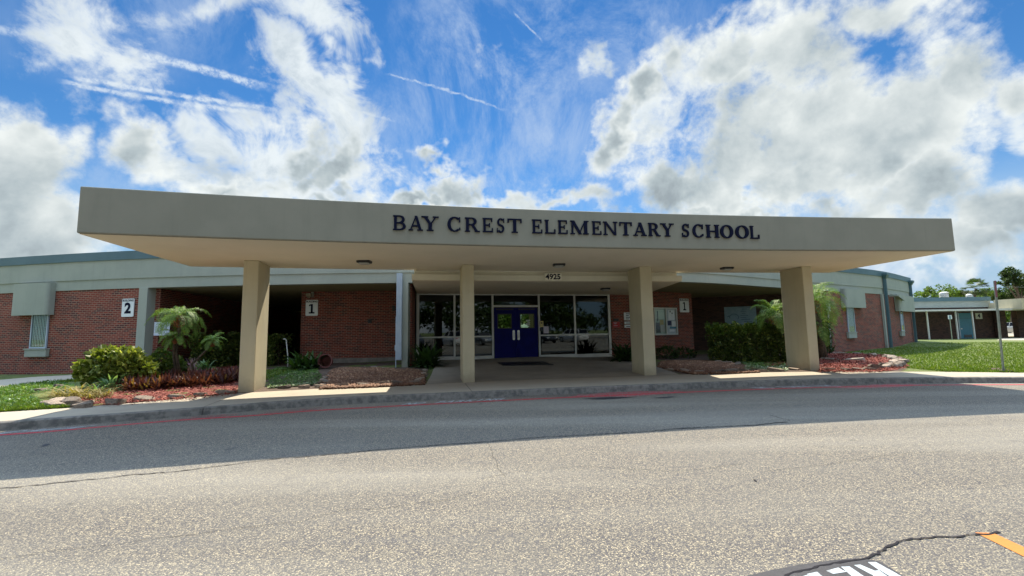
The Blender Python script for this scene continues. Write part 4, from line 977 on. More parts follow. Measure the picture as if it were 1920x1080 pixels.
# paper, intercom and card reader on the storefront
GF0 = GF
r0, uc, zc, w, h = sign_board('paper_notice', GF, 1019, 612, 1028.5, 625, 'pale paper sheet taped to the glass right of the blue doors', 'notice', m=MT['paper'], wd=.052, r=.003)
for j in range(7): mb = MB(); GF.box(mb, uc-w*.32, uc+w*(.33 if j % 3 else .1), .0725, .0735, zc+h*(.35-.11*j), zc+h*(.38-.11*j)); mb.build('lettering', MT['notewhite'], r0)
u0, zt = GF.hit(1011.8, 602, .08); u1, zb = GF.hit(1018.8, 613.3, .08)
ic = empty('intercom', GF.P((u0+u1)/2, 0, zb), GF.rz, 'brass coloured intercom box with a round button on the white door frame', 'intercom')
mb = MB(); GF.box(mb, u0, u1, .052, .10, zb, zt); mb.build('housing', MT['gold'], ic, bevel=.006)
mb = MB(); zc_ = zb+(zt-zb)*.68; mb.tube([GF.P((u0+u1)/2, .1, zc_), GF.P((u0+u1)/2, .112, zc_)], .035, 14); mb.build('button', MT['black'], ic)
u0, zt = GF.hit(1012.2, 614.6, .08); u1, zb = GF.hit(1016.8, 620.5, .08)
mb = MB(); GF.box(mb, u0, u1, .052, .085, zb, zt); o = mb.build('card_reader', MT['black'], bevel=.006); tag(o, 'little black card reader right below the brass intercom', 'card reader')
# text on the right door's window
uc = (GF.hit(975.5, 600)[0]+GF.hit(1001, 600)[0])/2
# notice in the left passage and lamp over sign 1
r0, uc, zc, w, h = sign_board('wall_notice', Fr((sideL[0][0]-.1, sideL[0][1]-.5), (sideL[0][0]+1.0, sideL[0][1]-.42)), 289.5, 603.5, 318.5, 629, 'blank pale blue board beside the left passage pier, behind the palm', 'notice', m=MT['notewhite'], r=.01)
u_, z_ = W1F.hit(583, 553, .1)
lamp = empty('wall_lamp', W1F.P(u_, 0, z_), W1F.rz, 'old beige floodlight on the brick above the BUILDING 1 sign under the beam', 'wall lamp')
mb = MB(); mb.box(-.02, .09, -.05, 0, -.1, .13, T=lambda p: W1F.P(u_+p.x, -p.y, z_+p.z)); mb.build('bracket', MT['band'], lamp)
mb = MB(); mb.tube([W1F.P(u_, .06, z_+.03), W1F.P(u_-.04, .13, z_), W1F.P(u_-.1, .20, z_-.06)], [.06, .1, .12], 12); mb.build('shade', pmat('beige lamp', (.42, .38, .28), (.3, .26, .2), 6, .6), lamp, smooth=True)
u_, z_ = W1F.hit(693.5, 602, .05); bx_ = empty('electrical_box', W1F.P(u_, 0, z_), W1F.rz, 'small dark junction box in the middle of the shaded brick wall', 'junction box')
mb = MB(); W1F.box(mb, u_-.09, u_+.07, .001, .05, z_-.09, z_+.09); mb.build('housing', MT['black'], bx_, bevel=.008); mb = MB(); mb.tube([W1F.P(u_, .05, z_), W1F.P(u_, .09, z_-.01)], .03, 10); mb.build('socket', MT['cardark'], bx_)
u_, z_ = W1F.hit(739.5, 578, .05); mb = MB(); W1F.box(mb, u_-.1, u_+.02, .001, .07, z_-.12, z_+.12); o = mb.build('meter_box', MT['black'], bevel=.01); tag(o, 'dark box on the brick against the blue grey downspout', 'box')
# banner in the right passage
u0, zt = BNF.hit(1357.5, 577, .02); u1, z1 = BNF.hit(1417, 573, .02); zb = BNF.hit(1358.5, 610, .02)[1]; z1b = BNF.hit(1419.5, 607.5, .02)[1]
zt = (zt+z1)/2; zb = (zb+z1b)/2
bn = empty('banner', BNF.P((u0+u1)/2, 0, zb), BNF.rz, 'wide pale blue banner on the dark passage wall above the hedge', 'banner')
mb = MB(); plate(mb, BNF, (u0+u1)/2, (zt+zb)/2, u1-u0, zt-zb, .01, .012, .02); mb.build('sheet', MT['bluesheet'], bn)
w, h = u1-u0, zt-zb; inkm = pmat('faded ink', (.10, .17, .22), rough=.7)
def bl_(a, b, c, d): mb = MB(); BNF.box(mb, u0+w*a, u0+w*b, .0225, .024, zb+h*c, zb+h*d); mb.build('lettering', inkm, bn)
for j, (a, b) in enumerate(((.56, .72), (.52, .70), (.55, .66), (.50, .75), (.50, .68), (.52, .80), (.60, .85))): bl_(a, b, .84-.115*j, .875-.115*j)
bl_(.42, .82, .935, .955)
mb = MB()
for k in range(14):
    a0 = R(-40+k*17); a1 = R(-40+(k+1)*17); f_ = lambda a, r_: BNF.P(u0+w*.30+r_*math.cos(a), .023, zb+h*.42+r_*math.sin(a)*.8)
    mb.face([f_(a0, .26), f_(a1, .26), f_(a1, .22), f_(a0, .22)])
mb.build('emblem', inkm, bn)
mb = MB(); mb.face([BNF.P(u0+w*.07, .023, zb+h*.42), BNF.P(u0+w*.16, .023, zb+h*.47), BNF.P(u0+w*.15, .023, zb+h*.53), BNF.P(u0+w*.1, .023, zb+h*.49)]); mb.build('emblem', inkm, bn)

# ceiling lamps
def ceiling_lamp(px, py, z, label):
    p = at(px, py, z-.06); e = empty('ceiling_light', (p.x, p.y, z), 0, label, 'ceiling light', 'ceiling lights under the roof')
    mb = MB(); mb.prism([(p.x+x, p.y+y) for x, y in round_rect(.36, .30, .05)], z-.06, z-.002); mb.build('housing', MT['black'], e, bevel=.01)
    mb = MB(); mb.prism([(p.x+x, p.y+y) for x, y in round_rect(.27, .22, .05)], z-.10, z-.061); mb.build('lens', pmat('frosted lens', (.45, .46, .42), rough=.3), e, bevel=.015)
ceiling_lamp(683, 493, SZ, 'dark square ceiling light under the canopy near the first column')
ceiling_lamp(1048, 498.5, SZ, 'dark square ceiling light under the canopy above the number 4925')
ceiling_lamp(1363, 504.5, SZ, 'dark square ceiling light under the canopy near the fourth column')
ceiling_lamp(1135, 543, 3.22, 'dark round ceiling light under the porch roof near the right end of the glass')

# door mat
p0, p1, p2, p3 = slab_pt(943, 686.3), slab_pt(1038, 684.5), slab_pt(1018, 678.3), slab_pt(933, 680)
e = empty('door_mat', (p0+p2)/2, 0, 'black rubber door mat with pale lettering lying before the blue doors', 'door mat')
up_ = Vector((0, 0, .02)); mb = MB(); q = [p0, p1, p2, p3]; mb.face([a+up_ for a in q])
for i in range(4): a, b = q[i], q[(i+1) % 4]; mb.face([a-up_*.3, b-up_*.3, b+up_, a+up_])
mb.build('mat', MT['black'], e)
mb = MB()
for k in range(9):
    a = p0.lerp(p1, .30+.045*k).lerp(p3.lerp(p2, .30+.045*k), .42); b = p0.lerp(p1, .325+.045*k).lerp(p3.lerp(p2, .325+.045*k), .6); z_ = Vector((0, 0, .0235)); c = Vector((b.x, a.y, a.z)); d = Vector((a.x, b.y, b.z)); mb.face([a+z_, c+z_, b+z_, d+z_])
mb.build('lettering', MT['bluepost'], e)

# ---------------------------------------------------------------- foliage tools
def leaf_arrays(C, D, L, Wd, fold=.25, up=None):
    """one folded quad leaf for each centre C (n,3), direction D (n,3), length L, width Wd"""
    n = len(C); D = D/np.linalg.norm(D, axis=1, keepdims=True)
    r = RNG.normal(size=(n, 3)) if up is None else np.tile(up, (n, 1))+RNG.normal(size=(n, 3))*.25
    S = np.cross(D, r); S /= np.linalg.norm(S, axis=1, keepdims=True)+1e-9; Nn = np.cross(S, D)
    L = np.asarray(L).reshape(-1, 1) if np.ndim(L) else np.full((n, 1), L); Wd = np.asarray(Wd).reshape(-1, 1) if np.ndim(Wd) else np.full((n, 1), Wd)
    a = C; b = C+D*L*.45+S*Wd*.5+Nn*Wd*fold; c = C+D*L-Nn*L*.12; d = C+D*L*.45-S*Wd*.5+Nn*Wd*fold
    V = np.stack([a, b, c, d], 1).reshape(-1, 3); F = np.arange(n*4).reshape(n, 4)
    return V, F
def unit(n): v = RNG.normal(size=(n, 3)); return v/np.linalg.norm(v, axis=1, keepdims=True)
def bush_pts(blobs, n, shell=.55):
    out = []; dirs = []; vol = np.array([b[3]*b[4]*b[5] for b in blobs])**.67; vol /= vol.sum()
    for b, k in zip(blobs, RNG.multinomial(n, vol)):
        u = unit(k); r = shell+(1-shell)*RNG.random((k, 1))**.5; bump = 1+.16*np.sin(u[:, :1]*5+b[0])*np.cos(u[:, 2:]*6+b[1])+RNG.normal(size=(k, 1))*.05
        out.append(np.array(b[:3])+u*np.array(b[3:6])*r*bump); dirs.append(u)
    return np.concatenate(out), np.concatenate(dirs)
def bush(name, blobs, n, L, Wd, m, label, cat, group=None, stems=True, spike=.6, sm='trunk'):
    C, U = bush_pts(blobs, n); b0 = blobs[0]
    zmin = min(hG(b[0], b[1]) for b in blobs); keep = C[:, 2] > zmin+.0; C, U = C[keep], U[keep]
    D = U*spike+unit(len(C))*.7+np.array([0, 0, .25]); Ls = L*(.6+.7*RNG.random(len(C)))
    V, F = leaf_arrays(C, D, Ls, Ls*Wd/L)
    root = empty(name, (b0[0], b0[1], zmin), 0, label, cat, group)
    npmesh('foliage', V, F, m, root)
    if stems:
        mb = MB()
        for b in blobs:
            for k in range(3):
                e = Vector((b[0]+random.uniform(-.5, .5)*b[3], b[1]+random.uniform(-.5, .5)*b[4], b[2]+b[5]*.3)); s = Vector((b[0]+random.uniform(-.2, .2)*b[3], b[1], zmin-.05))
                mb.tube([s, s.lerp(e, .5)+Vector((random.uniform(-.05, .05), random.uniform(-.05, .05), 0)), e], [.022, .016, .008], 5)
        mb.build('stem', MT[sm], root)
    return root
def hedge(name, pts, wdt, h, n, L, m, label, group=None, z0=None):
    """clipped hedge along plan points"""
    seg = [(Vector(a), Vector(b)) for a, b in zip(pts, pts[1:])]; tot = sum((b-a).length for a, b in seg)
    Cs = []; Ds = []
    for a, b in seg:
        k = int(n*(b-a).length/tot); t = RNG.random(k); s = RNG.random(k)*2-1; zz = RNG.random(k)
        face = RNG.random(k); d = (b-a).normalized(); nn = np.array([d.y, -d.x, 0])
        s = np.where(face < .45, 1-.25*RNG.random(k)**2, s); zz = np.where(face > .62, 1-.14*RNG.random(k)**2, zz)
        zz = zz*(1+.07*np.sin(t*19+a[0])+.05*np.sin(t*47))
        s = s*(1+.10*np.sin(t*31+zz*7)); s *= np.where(zz > .85, .92, 1)
        base = np.array([[a.x+(b.x-a.x)*q, a.y+(b.y-a.y)*q, 0] for q in t]) if k else np.zeros((0, 3))
        g = np.array([hG(p[0], p[1]) for p in base[::max(1, k//12)]]).mean() if k else 0
        Cs.append(base+nn*(s*wdt/2)[:, None]+np.array([0, 0, 1])*(g+.05+zz*(h-.05))[:, None]+RNG.normal(size=(k, 3))*.03)
        Ds.append(nn*s[:, None]*.8+np.array([0, 0, 1])*(zz > .8)[:, None]*.8+unit(k)*.8)
    C = np.concatenate(Cs); D = np.concatenate(Ds); Ls = L*(.6+.7*RNG.random(len(C)))
    V, F = leaf_arrays(C, D, Ls, Ls*.6)
    root = empty(name, (pts[0][0], pts[0][1], hG(*pts[0][:2])), 0, label, 'hedge', group)
    npmesh('foliage', V, F, m, root)
    mb = MB()
    for a, b in seg:
        for k in range(int((b-a).length/.18)):
            t = random.random(); p = a.lerp(b, t); p = Vector((p.x, p.y, hG(p.x, p.y)-.03)); 
            e = p+Vector((random.uniform(-.3, .3), random.uniform(-.3, .3)*wdt, h*.8)); mb.tube([p, p.lerp(e, .5)+Vector((random.uniform(-.06, .06), 0, 0)), e], [.016, .012, .006], 4)
    mb.build('stem', MT['trunk'], root)
    return root
def strap_plant(name, cx, cy, n, L, Wd, m, label, cat, group=None, spread=.1, rise=.9, droop=.9, curve=5, zoff=0, flat=1.0):
    z = hG(cx, cy)+zoff; V = []; F = []
    for i in range(n):
        a = random.uniform(0, 6.283); l = L*random.uniform(.6, 1.1); bx_, by_ = cx+random.uniform(-1, 1)*spread, cy+random.uniform(-1, 1)*spread*flat
        el = random.uniform(.35, 1.45)*rise; d = Vector((math.cos(a)*math.cos(el), math.sin(a)*math.cos(el), math.sin(el))); side = Vector((-math.sin(a), math.cos(a), 0)); p = Vector((bx_, by_, z)); b0 = len(V)
        for k in range(curve+1):
            t = k/curve; w = Wd*(math.sin(math.pi*min(.98, .12+.88*t))**.6)*.5; V += [tuple(p-side*w), tuple(p+side*w)]
            p = p+d*(l/curve); d = (d+Vector((0, 0, -droop/curve))).normalized()
        for k in range(curve): F.append((b0+2*k, b0+2*k+1, b0+2*k+3, b0+2*k+2))
    o = npmesh(name, np.array(V), np.array(F), m)
    return tag(o, label, cat, group) if label else o
def frond(V, F, base, az, el, L, droop, nl, ll, wl):
    d = Vector((math.cos(az)*math.cos(el), math.sin(az)*math.cos(el), math.sin(el))); side0 = Vector((-math.sin(az), math.cos(az), 0)); p = Vector(base); seg = 14; pts = [p.copy()]; ds = [d.copy()]
    for k in range(seg):
        p = p+d*(L/seg); d = (d+Vector((0, 0, -droop/seg*(1+k/seg)))).normalized(); pts.append(p.copy()); ds.append(d.copy())
    b0 = len(V)
    for q, dd in zip(pts, ds): V += [tuple(q-side0*.008), tuple(q+side0*.008)]
    for k in range(seg): F.append((b0+2*k, b0+2*k+1, b0+2*k+3, b0+2*k+2))
    for i in range(nl):
        t = .16+.84*i/nl; x = t*seg; k = min(int(x), seg-1); q = pts[k].lerp(pts[k+1], x-k); dd = ds[k]; nrm = side0.cross(dd)
        for sgn in (-1, 1):
            l = ll*(math.sin(math.pi*(.18+.74*t)))*random.uniform(.85, 1.1); dirn = (side0*sgn*.95+dd*.45+nrm*random.uniform(-.1, .35)*-1).normalized()
            dirn2 = (dirn*.8+Vector((0, 0, -1.0))).normalized(); wv = dd.cross(dirn).normalized().cross(dirn)*wl
            b = len(V); m_ = q+dirn*l*.5; e = m_+dirn2*l*.5
            V += [tuple(q-wv*.4), tuple(q+wv*.4), tuple(m_+wv), tuple(m_-wv), tuple(e)]
            F.append((b, b+1, b+2, b+3)); F.append((b+3, b+2, b+4, b+4))
def palm(name, base, crowns, label, m='palm', group=None, nl=30, wl=.0075, DR=2.5):
    """crowns: (trunk points, crown position, frond count, frond length, leaflet length, radius)"""
    root = empty(name, base, 0, label, 'palm', group)
    for tp, cr, nf, fl_, ll, rad, el0 in crowns:
        mb = MB(); mb.tube(tp, [rad*1.15]+[rad]*(len(tp)-2)+[rad*.95], 9); mb.build('trunk', MT['trunk'], root, smooth=True)
        mb = MB(); c = Vector(cr)
        for i in range(90):
            a = random.uniform(0, 6.28); t_ = random.random(); h0 = -.34*t_*fl_; fb = fl_*(.055+.115*math.sin(math.pi*min(1, 1.15-t_))); q = c+Vector((math.cos(a)*fb*.7, math.sin(a)*fb*.7, h0)); e = q+Vector((math.cos(a)*fb*.6, math.sin(a)*fb*.6, .09)); s = Vector((-math.sin(a), math.cos(a), 0))*.03
            mb.face([q-s, q+s, e])
        mb.build('leaf_base', MT['fiber'], root)
        V = []; F = []
        for i in range(nf):
            t = i/nf; az = i*2.39996+random.uniform(-.2, .2); el = el0[0]+(el0[1]-el0[0])*t+random.uniform(-.08, .08)
            frond(V, F, c+Vector((0, 0, .03*t)), az, el, fl_*random.uniform(.85, 1.08)*(1-.35*max(0, t-.75)), DR*(1-.55*t)+.35, nl, ll, wl)
        me = bpy.data.meshes.new('fronds'); me.from_pydata(V, [], [f if f[3] != f[2] else f[:3] for f in [tuple(q) for q in F]]); me.update()
        o = bpy.data.objects.new('fronds', me); COL.objects.link(o); me.materials.append(MT[m]); o.parent = root; o.matrix_parent_inverse = world_of(root).inverted()
    return root
def rocks_variants():
    out = []
    import bmesh
    for s in range(7):
        bm = bmesh.new(); bmesh.ops.create_icosphere(bm, subdivisions=2, radius=1); rr = random.Random(s)
        ax = [Vector((rr.gauss(0, 1), rr.gauss(0, 1), rr.gauss(0, .8))).normalized() for _ in range(9)]; dd = [rr.uniform(.55, .85) for _ in ax]
        for v in bm.verts:
            for a, d in zip(ax, dd):
                k = v.co.dot(a)
                if k > d: v.co -= a*(k-d)
            v.co.z = max(-.6, min(.6, v.co.z*1.2))
        me = bpy.data.meshes.new('edging_stone'); bm.to_mesh(me); bm.free(); me.materials.append(MT['stone']); out.append(me)
    return out
ROCKS = rocks_variants()
def stone(p, l, w, h, rz, tilt, label, group):
    o = bpy.data.objects.new('edging_stone', random.choice(ROCKS)); COL.objects.link(o)
    o.location = (p.x, p.y, p.z+h*.25); o.scale = (l/2, w/2, h*.8); o.rotation_euler = (tilt*random.uniform(-1, 1), tilt*random.uniform(-1, 1), rz)
    tag(o, label, 'stone', group)
ORDW = ['first', 'second', 'third', 'fourth', 'fifth', 'sixth', 'seventh', 'eighth', 'ninth', 'tenth', 'eleventh', 'twelfth', '13th', '14th', '15th', '16th', '17th', '18th', '19th', '20th', '21st', '22nd', '23rd', '24th']
STN = {}
def nth(label):
    k = STN.get(label, 0); STN[label] = k+1
    return label+', '+ORDW[min(k, 23)]+(' counted from the sidewalk' if 'heaped' in label or 'dividing' in label else ' from the left')
def stones_px(pts, label, group, size=(.45, .26, .13), jit=.06, step=.42):
    P_ = [ground(*q) for q in pts]
    for a, b in zip(P_, P_[1:]):
        L = (b-a).length; k = max(1, round(L/step)); rz = math.atan2(b.y-a.y, b.x-a.x)
        for i in range(k):
            p = a.lerp(b, (i+.5)/k)+Vector((random.uniform(-jit, jit), random.uniform(-jit, jit), 0)); p.z = hG(p.x, p.y); s = random.uniform(.7, 1.3)
            stone(p, size[0]*s, size[1]*random.uniform(.8, 1.2), size[2]*random.uniform(.7, 1.3), rz+random.uniform(-.35, .35), .18, nth(label), group)
def bed(name, pxs, m, z=.012):
    P_ = [ground(*q) for q in pxs]; xs = [p.x for p in P_]; ys = [p.y for p in P_]
    inside = lambda x, y: inpoly(x, y, [(p.x, p.y) for p in P_])
    # fine grid draped on the terrain, clipped by the outline
    n = 60; V = []; F = []; gx = np.linspace(min(xs), max(xs), n); gy = np.linspace(min(ys), max(ys), n)
    for x in gx:
        for y in gy:
            y2 = max(y, back_clamped(x)+.012); V.append((x, y2, hG(x, y2)+z+(.02*math.sin(x*5)*math.sin(y2*6) if z > .01 else 0)))
    for i in range(n-1):
        for j in range(n-1):
            if inside((gx[i]+gx[i+1])/2, (gy[j]+gy[j+1])/2): F.append((i*n+j, (i+1)*n+j, (i+1)*n+j+1, i*n+j+1))
    V = np.array(V); F = np.array(F); used = np.unique(F); remap = -np.ones(len(V), int); remap[used] = np.arange(len(used))
    o = npmesh(name, V[used], remap[F], m); tag(o, kind='structure')
    return inside, (min(xs), max(xs), min(ys), max(ys))
def inpoly(x, y, poly):
    c = False; j = len(poly)-1
    for i in range(len(poly)):
        if (poly[i][1] > y) != (poly[j][1] > y) and x < (poly[j][0]-poly[i][0])*(y-poly[i][1])/(poly[j][1]-poly[i][1])+poly[i][0]: c = not c
        j = i
    return c
def scatter(name, inside, bb_, n, size, m, kind='chip', label=None):
    C = []
    while len(C) < n:
        x = random.uniform(bb_[0], bb_[1]); y = random.uniform(bb_[2], bb_[3])
        if inside(x, y): C.append((x, y, hG(x, y)+.02))
    C = np.array(C); C[:, 2] += RNG.random(n)*.02
    if kind == 'chip':
        D = unit(n); D[:, 2] = np.abs(D[:, 2])*.35; V, F = leaf_arrays(C, D, size*(.5+RNG.random(n)), size*.4*(.5+RNG.random(n)), fold=.05, up=np.array([0, 0, 1.]))
    else:
        base = np.array([[1,0,0],[0,1,0],[-1,0,0],[0,-1,0],[0,0,.7],[0,0,-.7]]); f = np.array([[0,1,4],[1,2,4],[2,3,4],[3,0,4],[1,0,5],[2,1,5],[3,2,5],[0,3,5]])
        sc_ = size*.5*(.5+RNG.random((n, 1, 3))); a = RNG.random(n)*6.28; ca, sa = np.cos(a), np.sin(a)
        B = base[None]*sc_; X = B[:, :, 0]*ca[:, None]-B[:, :, 1]*sa[:, None]; Y = B[:, :, 0]*sa[:, None]+B[:, :, 1]*ca[:, None]; V = (np.stack([X, Y, B[:, :, 2]], 2)+C[:, None]).reshape(-1, 3); F = (f[None]+6*np.arange(n)[:, None, None]).reshape(-1, 3)
    o = npmesh(name, V, F, m); tag(o, label, kind='stuff'); return o

# ---------------------------------------------------------------- planting beds
# bare soil around and behind the beds
bed('soil', [(300,703), (440,700), (440,745), (505,738), (600,734), (700,730), (797,724.5), (800,688), (770,682), (740,679), (560,679), (450,682), (300,694)], MT['soil'], .004)
bed('soil', [(1232,692), (1262,697), (1300,706), (1475,702), (1536,701), (1690,700), (1700,684), (1690,668), (1540,659), (1320,664), (1232,668)], MT['soil'], .004)
# left bed of red mulch
ins, bb_ = bed('mulch_bed', [(110,757), (160,738), (190,720), (235,706), (290,697), (360,690), (444,688), (446,735), (446,742), (380,750), (300,756), (200,764)], MT['mulchbase'])
scatter('mulch', ins, bb_, 9000, .07, MT['mulch'], label='red wood mulch chips')
# ground cover and pebbles between first column and entry slab
ins, bb_ = bed('soil_bed', [(505,729), (600,722), (602,706), (590,690), (520,690), (500,700)], MT['soil'])
scatter('ground_cover', ins, bb_, 7000, .06, MT['gcover'], label='low green and white ground cover')
_i = ins; scatter('ground_cover', lambda x, y: _i(x, y) and y < back_clamped(x)+1.0+.25*math.sin(x*4), bb_, 3000, .06, MT['gwhite'], label='pale flowering ground cover at the bed edge')
ins, bb_ = bed('pebble_bed', [(598,731), (700,727), (797,722), (796,706), (790,697), (772,693), (748,695), (715,691), (680,692), (650,690), (628,693), (618,699), (612,706), (604,716)], MT['pebblebase'])
scatter('pebbles', ins, bb_, 8000, .085, MT['pebble'], kind='pebble', label='brown pebbles')
ins, bb_ = bed('pebble_bed', [(1233,689), (1262,695), (1300,703), (1380,701), (1425,699), (1412,690), (1385,684), (1350,680), (1310,677), (1270,678), (1240,679)], MT['pebblebase'])
scatter('pebbles', ins, bb_, 8000, .085, MT['pebble'], kind='pebble', label='brown pebbles')
ins, bb_ = bed('soil_bed', [(1395,698), (1475,696), (1478,672), (1340,672), (1396,684)], MT['soil'])
scatter('ground_cover', ins, bb_, 6500, .07, MT['gcover'], label='low green and white ground cover')
_j = ins; scatter('ground_cover', lambda x, y: _j(x, y) and y < back_clamped(x)+1.6+.25*math.sin(x*4), bb_, 2600, .08, MT['gwhite'], label='pale flowering ground cover at the bed edge')
ins, bb_ = bed('mulch_bed', [(1536,700), (1650,700), (1702,689), (1690,672), (1640,665), (1536,664)], MT['mulchbase'])
scatter('mulch', ins, bb_, 8000, .08, MT['mulch'], label='red wood mulch chips')
ins, bb_ = bed('mulch_bed', [(1440,690), (1475,690), (1475,672), (1430,673)], MT['mulchbase'], .015)
scatter('mulch', ins, bb_, 900, .08, MT['mulch'], label='red wood mulch chips')
# side path to building 2
def walk(name, A, B):
    PA = [ground(*q) for q in A]; PB = [ground(*q) for q in B]; V = []; F = []; n = 24
    for i in range(n+1):
        t = i/n*(len(A)-1); k = min(int(t), len(A)-2); a = PA[k].lerp(PA[k+1], t-k); b = PB[k].lerp(PB[k+1], t-k)
        for j in range(5): q = a.lerp(b, j/4); V.append((q.x, q.y, hG(q.x, q.y)+.02))
    for i in range(n):
        for j in range(4): F.append((i*5+j, (i+1)*5+j, (i+1)*5+j+1, i*5+j+1))
    tag(npmesh(name, np.array(V), np.array(F), MT['concrete']), kind='structure')
walk('path', [(-60,735), (60,720), (150,711), (290,700), (420,692)], [(-60,719), (60,708), (150,703), (290,694), (420,687)])

G_L, G_M, G_R = 'stones edging the left bed', 'stones edging the pebble bed by the first column', 'stones edging the beds at the fourth column'
stones_px([(95,755), (170,761), (240,757)], 'flat tan stone at the left bed\'s front corner', G_L, (.5, .34, .15), step=.5)
stones_px([(250,752), (300,749), (350,745.5), (400,741), (440,737)], 'tan stone between sidewalk and left red mulch', G_L, (.42, .26, .11), step=.5)
stones_px([(80,757), (120,763), (165,765)], 'low brown stone at the lawn corner before the left bed', G_L, (.42, .3, .12), step=.45)
stones_px([(62,737), (90,730), (135,722), (190,716)], 'pale stone between left bed and lawn', G_L, (.45, .30, .12), step=.55)
stones_px([(195,733), (230,729), (262,727)], 'rounded stone before the striped spiky plant', G_L, (.34, .24, .14), step=.4)
stones_px([(505,730), (560,728), (620,726), (700,723), (790,719)], 'thin sidewalk stone left of the entry slab', G_M, (.46, .22, .12), step=.5)
stones_px([(600,725), (606,715), (610,704)], 'stone dividing ground cover from brown pebbles', G_M, (.34, .22, .10), step=.25, jit=.1)
stones_px([(505,700), (520,697)], 'flat slab stone beside the first column', G_M, (.6, .3, .06), step=.5)
stones_px([(780,717), (797,706), (797,695)], 'mossy stone beside the entry slab', G_M, (.36, .26, .09), step=.45)
stones_px([(640,691), (690,691), (735,693)], 'dark stone along the footing behind the pebbles', G_M, (.4, .2, .1), step=.55)
stones_px([(1245,694), (1300,699.5), (1390,698), (1470,696.5)], 'flat stone between right pebbles and sidewalk', G_R, (.5, .26, .14), step=.5)
stones_px([(1330,679), (1380,683.5), (1390,688)], 'stone between right hedge and pebbles', G_R, (.5, .3, .14), step=.6)
stones_px([(1475,694), (1500,694)], 'stone against the fourth column foot', G_R, (.5, .25, .09), step=.4)
stones_px([(1540,694), (1600,695), (1650,694)], 'stone between sidewalk and right mulch bed', G_R, (.5, .26, .10), step=.48)
stones_px([(1650,692), (1690,688), (1696,680), (1672,671), (1640,668)], 'large stone heaped at right mulch end', G_R, (.62, .36, .15), step=.40, jit=.16)
stones_px([(1660,689), (1682,684), (1672,679)], 'large stone heaped at right mulch end', G_R, (.6, .34, .17), step=.4, jit=.16)
stones_px([(1538,675), (1580,676), (1625,677)], 'ledge stone across the right mulch bed', G_R, (.8, .3, .16), step=.8)
stones_px([(1540,664), (1590,663), (1630,664)], 'dark stone behind the right mulch bed', G_R, (.6, .3, .12), step=.9)

# left shrub, hedges, palms
g = ground(210, 725)
sx = g.x; sy = g.y
bush('variegated_shrub', [(sx, sy, g.z+.52, .62, .50, .42), (sx-.50, sy-.05, g.z+.45, .36, .36, .32), (sx+.50, sy, g.z+.50, .40, .40, .36), (sx-.2, sy-.05, g.z+.78, .38, .32, .28), (sx+.35, sy-.05, g.z+.78, .38, .32, .26), (sx+.75, sy+.1, g.z+.42, .28, .28, .22)], 3600, .155, .095, MT['shrub'], 'rounded yellow green leafy shrub in front of the brick beside the grey pier', 'shrub')
g = ground(300, 708)
bush('leafy_shrub', [(g.x, g.y, g.z+.45, .35, .3, .42), (g.x+.35, g.y+.1, g.z+.3, .35, .3, .3)], 1100, .12, .07, MT['hedge'], 'loose dark shrub under the left palm in front of the passage pier', 'shrub')
ha = ground(345, 694); hb = ground(450, 687); hc = ground(522, 687)
hedge('clipped_hedge', [(ha.x, ha.y+.3, 0), (hb.x, hb.y+.5, 0)], 1.0, 1.25, 5500, .135, MT['hedge'], 'dark green hedge behind the palm, left of the first column')
hedge('clipped_hedge', [(hb.x+.75, hb.y+.5, 0), (hc.x, hc.y+.4, 0)], .9, 1.12, 2600, .11, MT['hedge'], 'end of hedge seen just right of the first column')
pb = ground(338, 710)
def px_on(pxx, pyy, y): q = at_y(pxx, pyy, y); return q
yP = pb.y
c1 = px_on(337, 587, yP); c2 = px_on(330, 634, yP-.1); c3 = px_on(399, 640, yP+.3)
palm('pygmy_date_palm', pb, [
    ([pb, px_on(330, 660, yP), px_on(336, 630, yP), c1-Vector((0, 0, .12))], c1-Vector((0, 0, .1)), 20, 1.06, .26, .042, (.05, .95)),
    ([pb+Vector((-.08, 0, 0)), px_on(326, 672, yP), px_on(326, 650, yP-.1), c2-Vector((0, 0, .05))], c2, 13, .56, .16, .036, (.1, 1.2)),
    ([pb+Vector((.3, .2, 0)), px_on(360, 682, yP+.2), px_on(380, 664, yP+.3), c3-Vector((0, 0, .05))], c3, 12, .52, .16, .034, (.2, 1.2))],
    'three stemmed feathery palm with an orange fibre crown in the left bed', nl=28, wl=.0075, DR=2.3)
# maroon strap leaf border: one plant after another along a row
row = [(237,730), (262,731), (290,730), (320,727), (350,724.5), (380,722), (408,719.5), (432,715)]
row2 = [(250,722), (285,720), (325,717), (365,715), (400,712), (430,709)]
for k, q in enumerate(row+row2):
    g = ground(*q)
    strap_plant('oyster_plant', g.x, g.y, 95, .40, .055, MT['maroon'], 'maroon strap leaved plant in the %s border row, %s from the left' % ('front' if k < len(row) else 'back', ORDW[k if k < len(row) else k-len(row)]), 'plant', 'maroon plants in a border', spread=.27, rise=1.0, droop=.35, curve=3, flat=.7)
g = ground(207, 732); strap_plant('spider_plant', g.x, g.y, 130, .58, .045, MT['spider'], 'striped spiky green plant below the round shrub', 'plant', spread=.12, droop=1.3)
g = ground(178, 738); strap_plant('spider_plant', g.x, g.y, 60, .35, .035, MT['spider'], 'small pale tuft beside the striped spiky plant, nearer the lawn', 'plant', spread=.1, droop=1.3)
for q, n_, l_, lab in (((150,745), 150, .75, 'yellow green grassy clump leaning over the front corner stones'), ((175,747), 130, .5, 'dry brown grassy clump beside the red mulch'), ((120,742), 90, .6, 'thin dry grassy clump at the lawn side of the left bed')):
    g = ground(*q); strap_plant('grass_clump', g.x, g.y, n_, l_, .022, MT['drygrass'], lab, 'plant', spread=.25, rise=.6, droop=1.1)
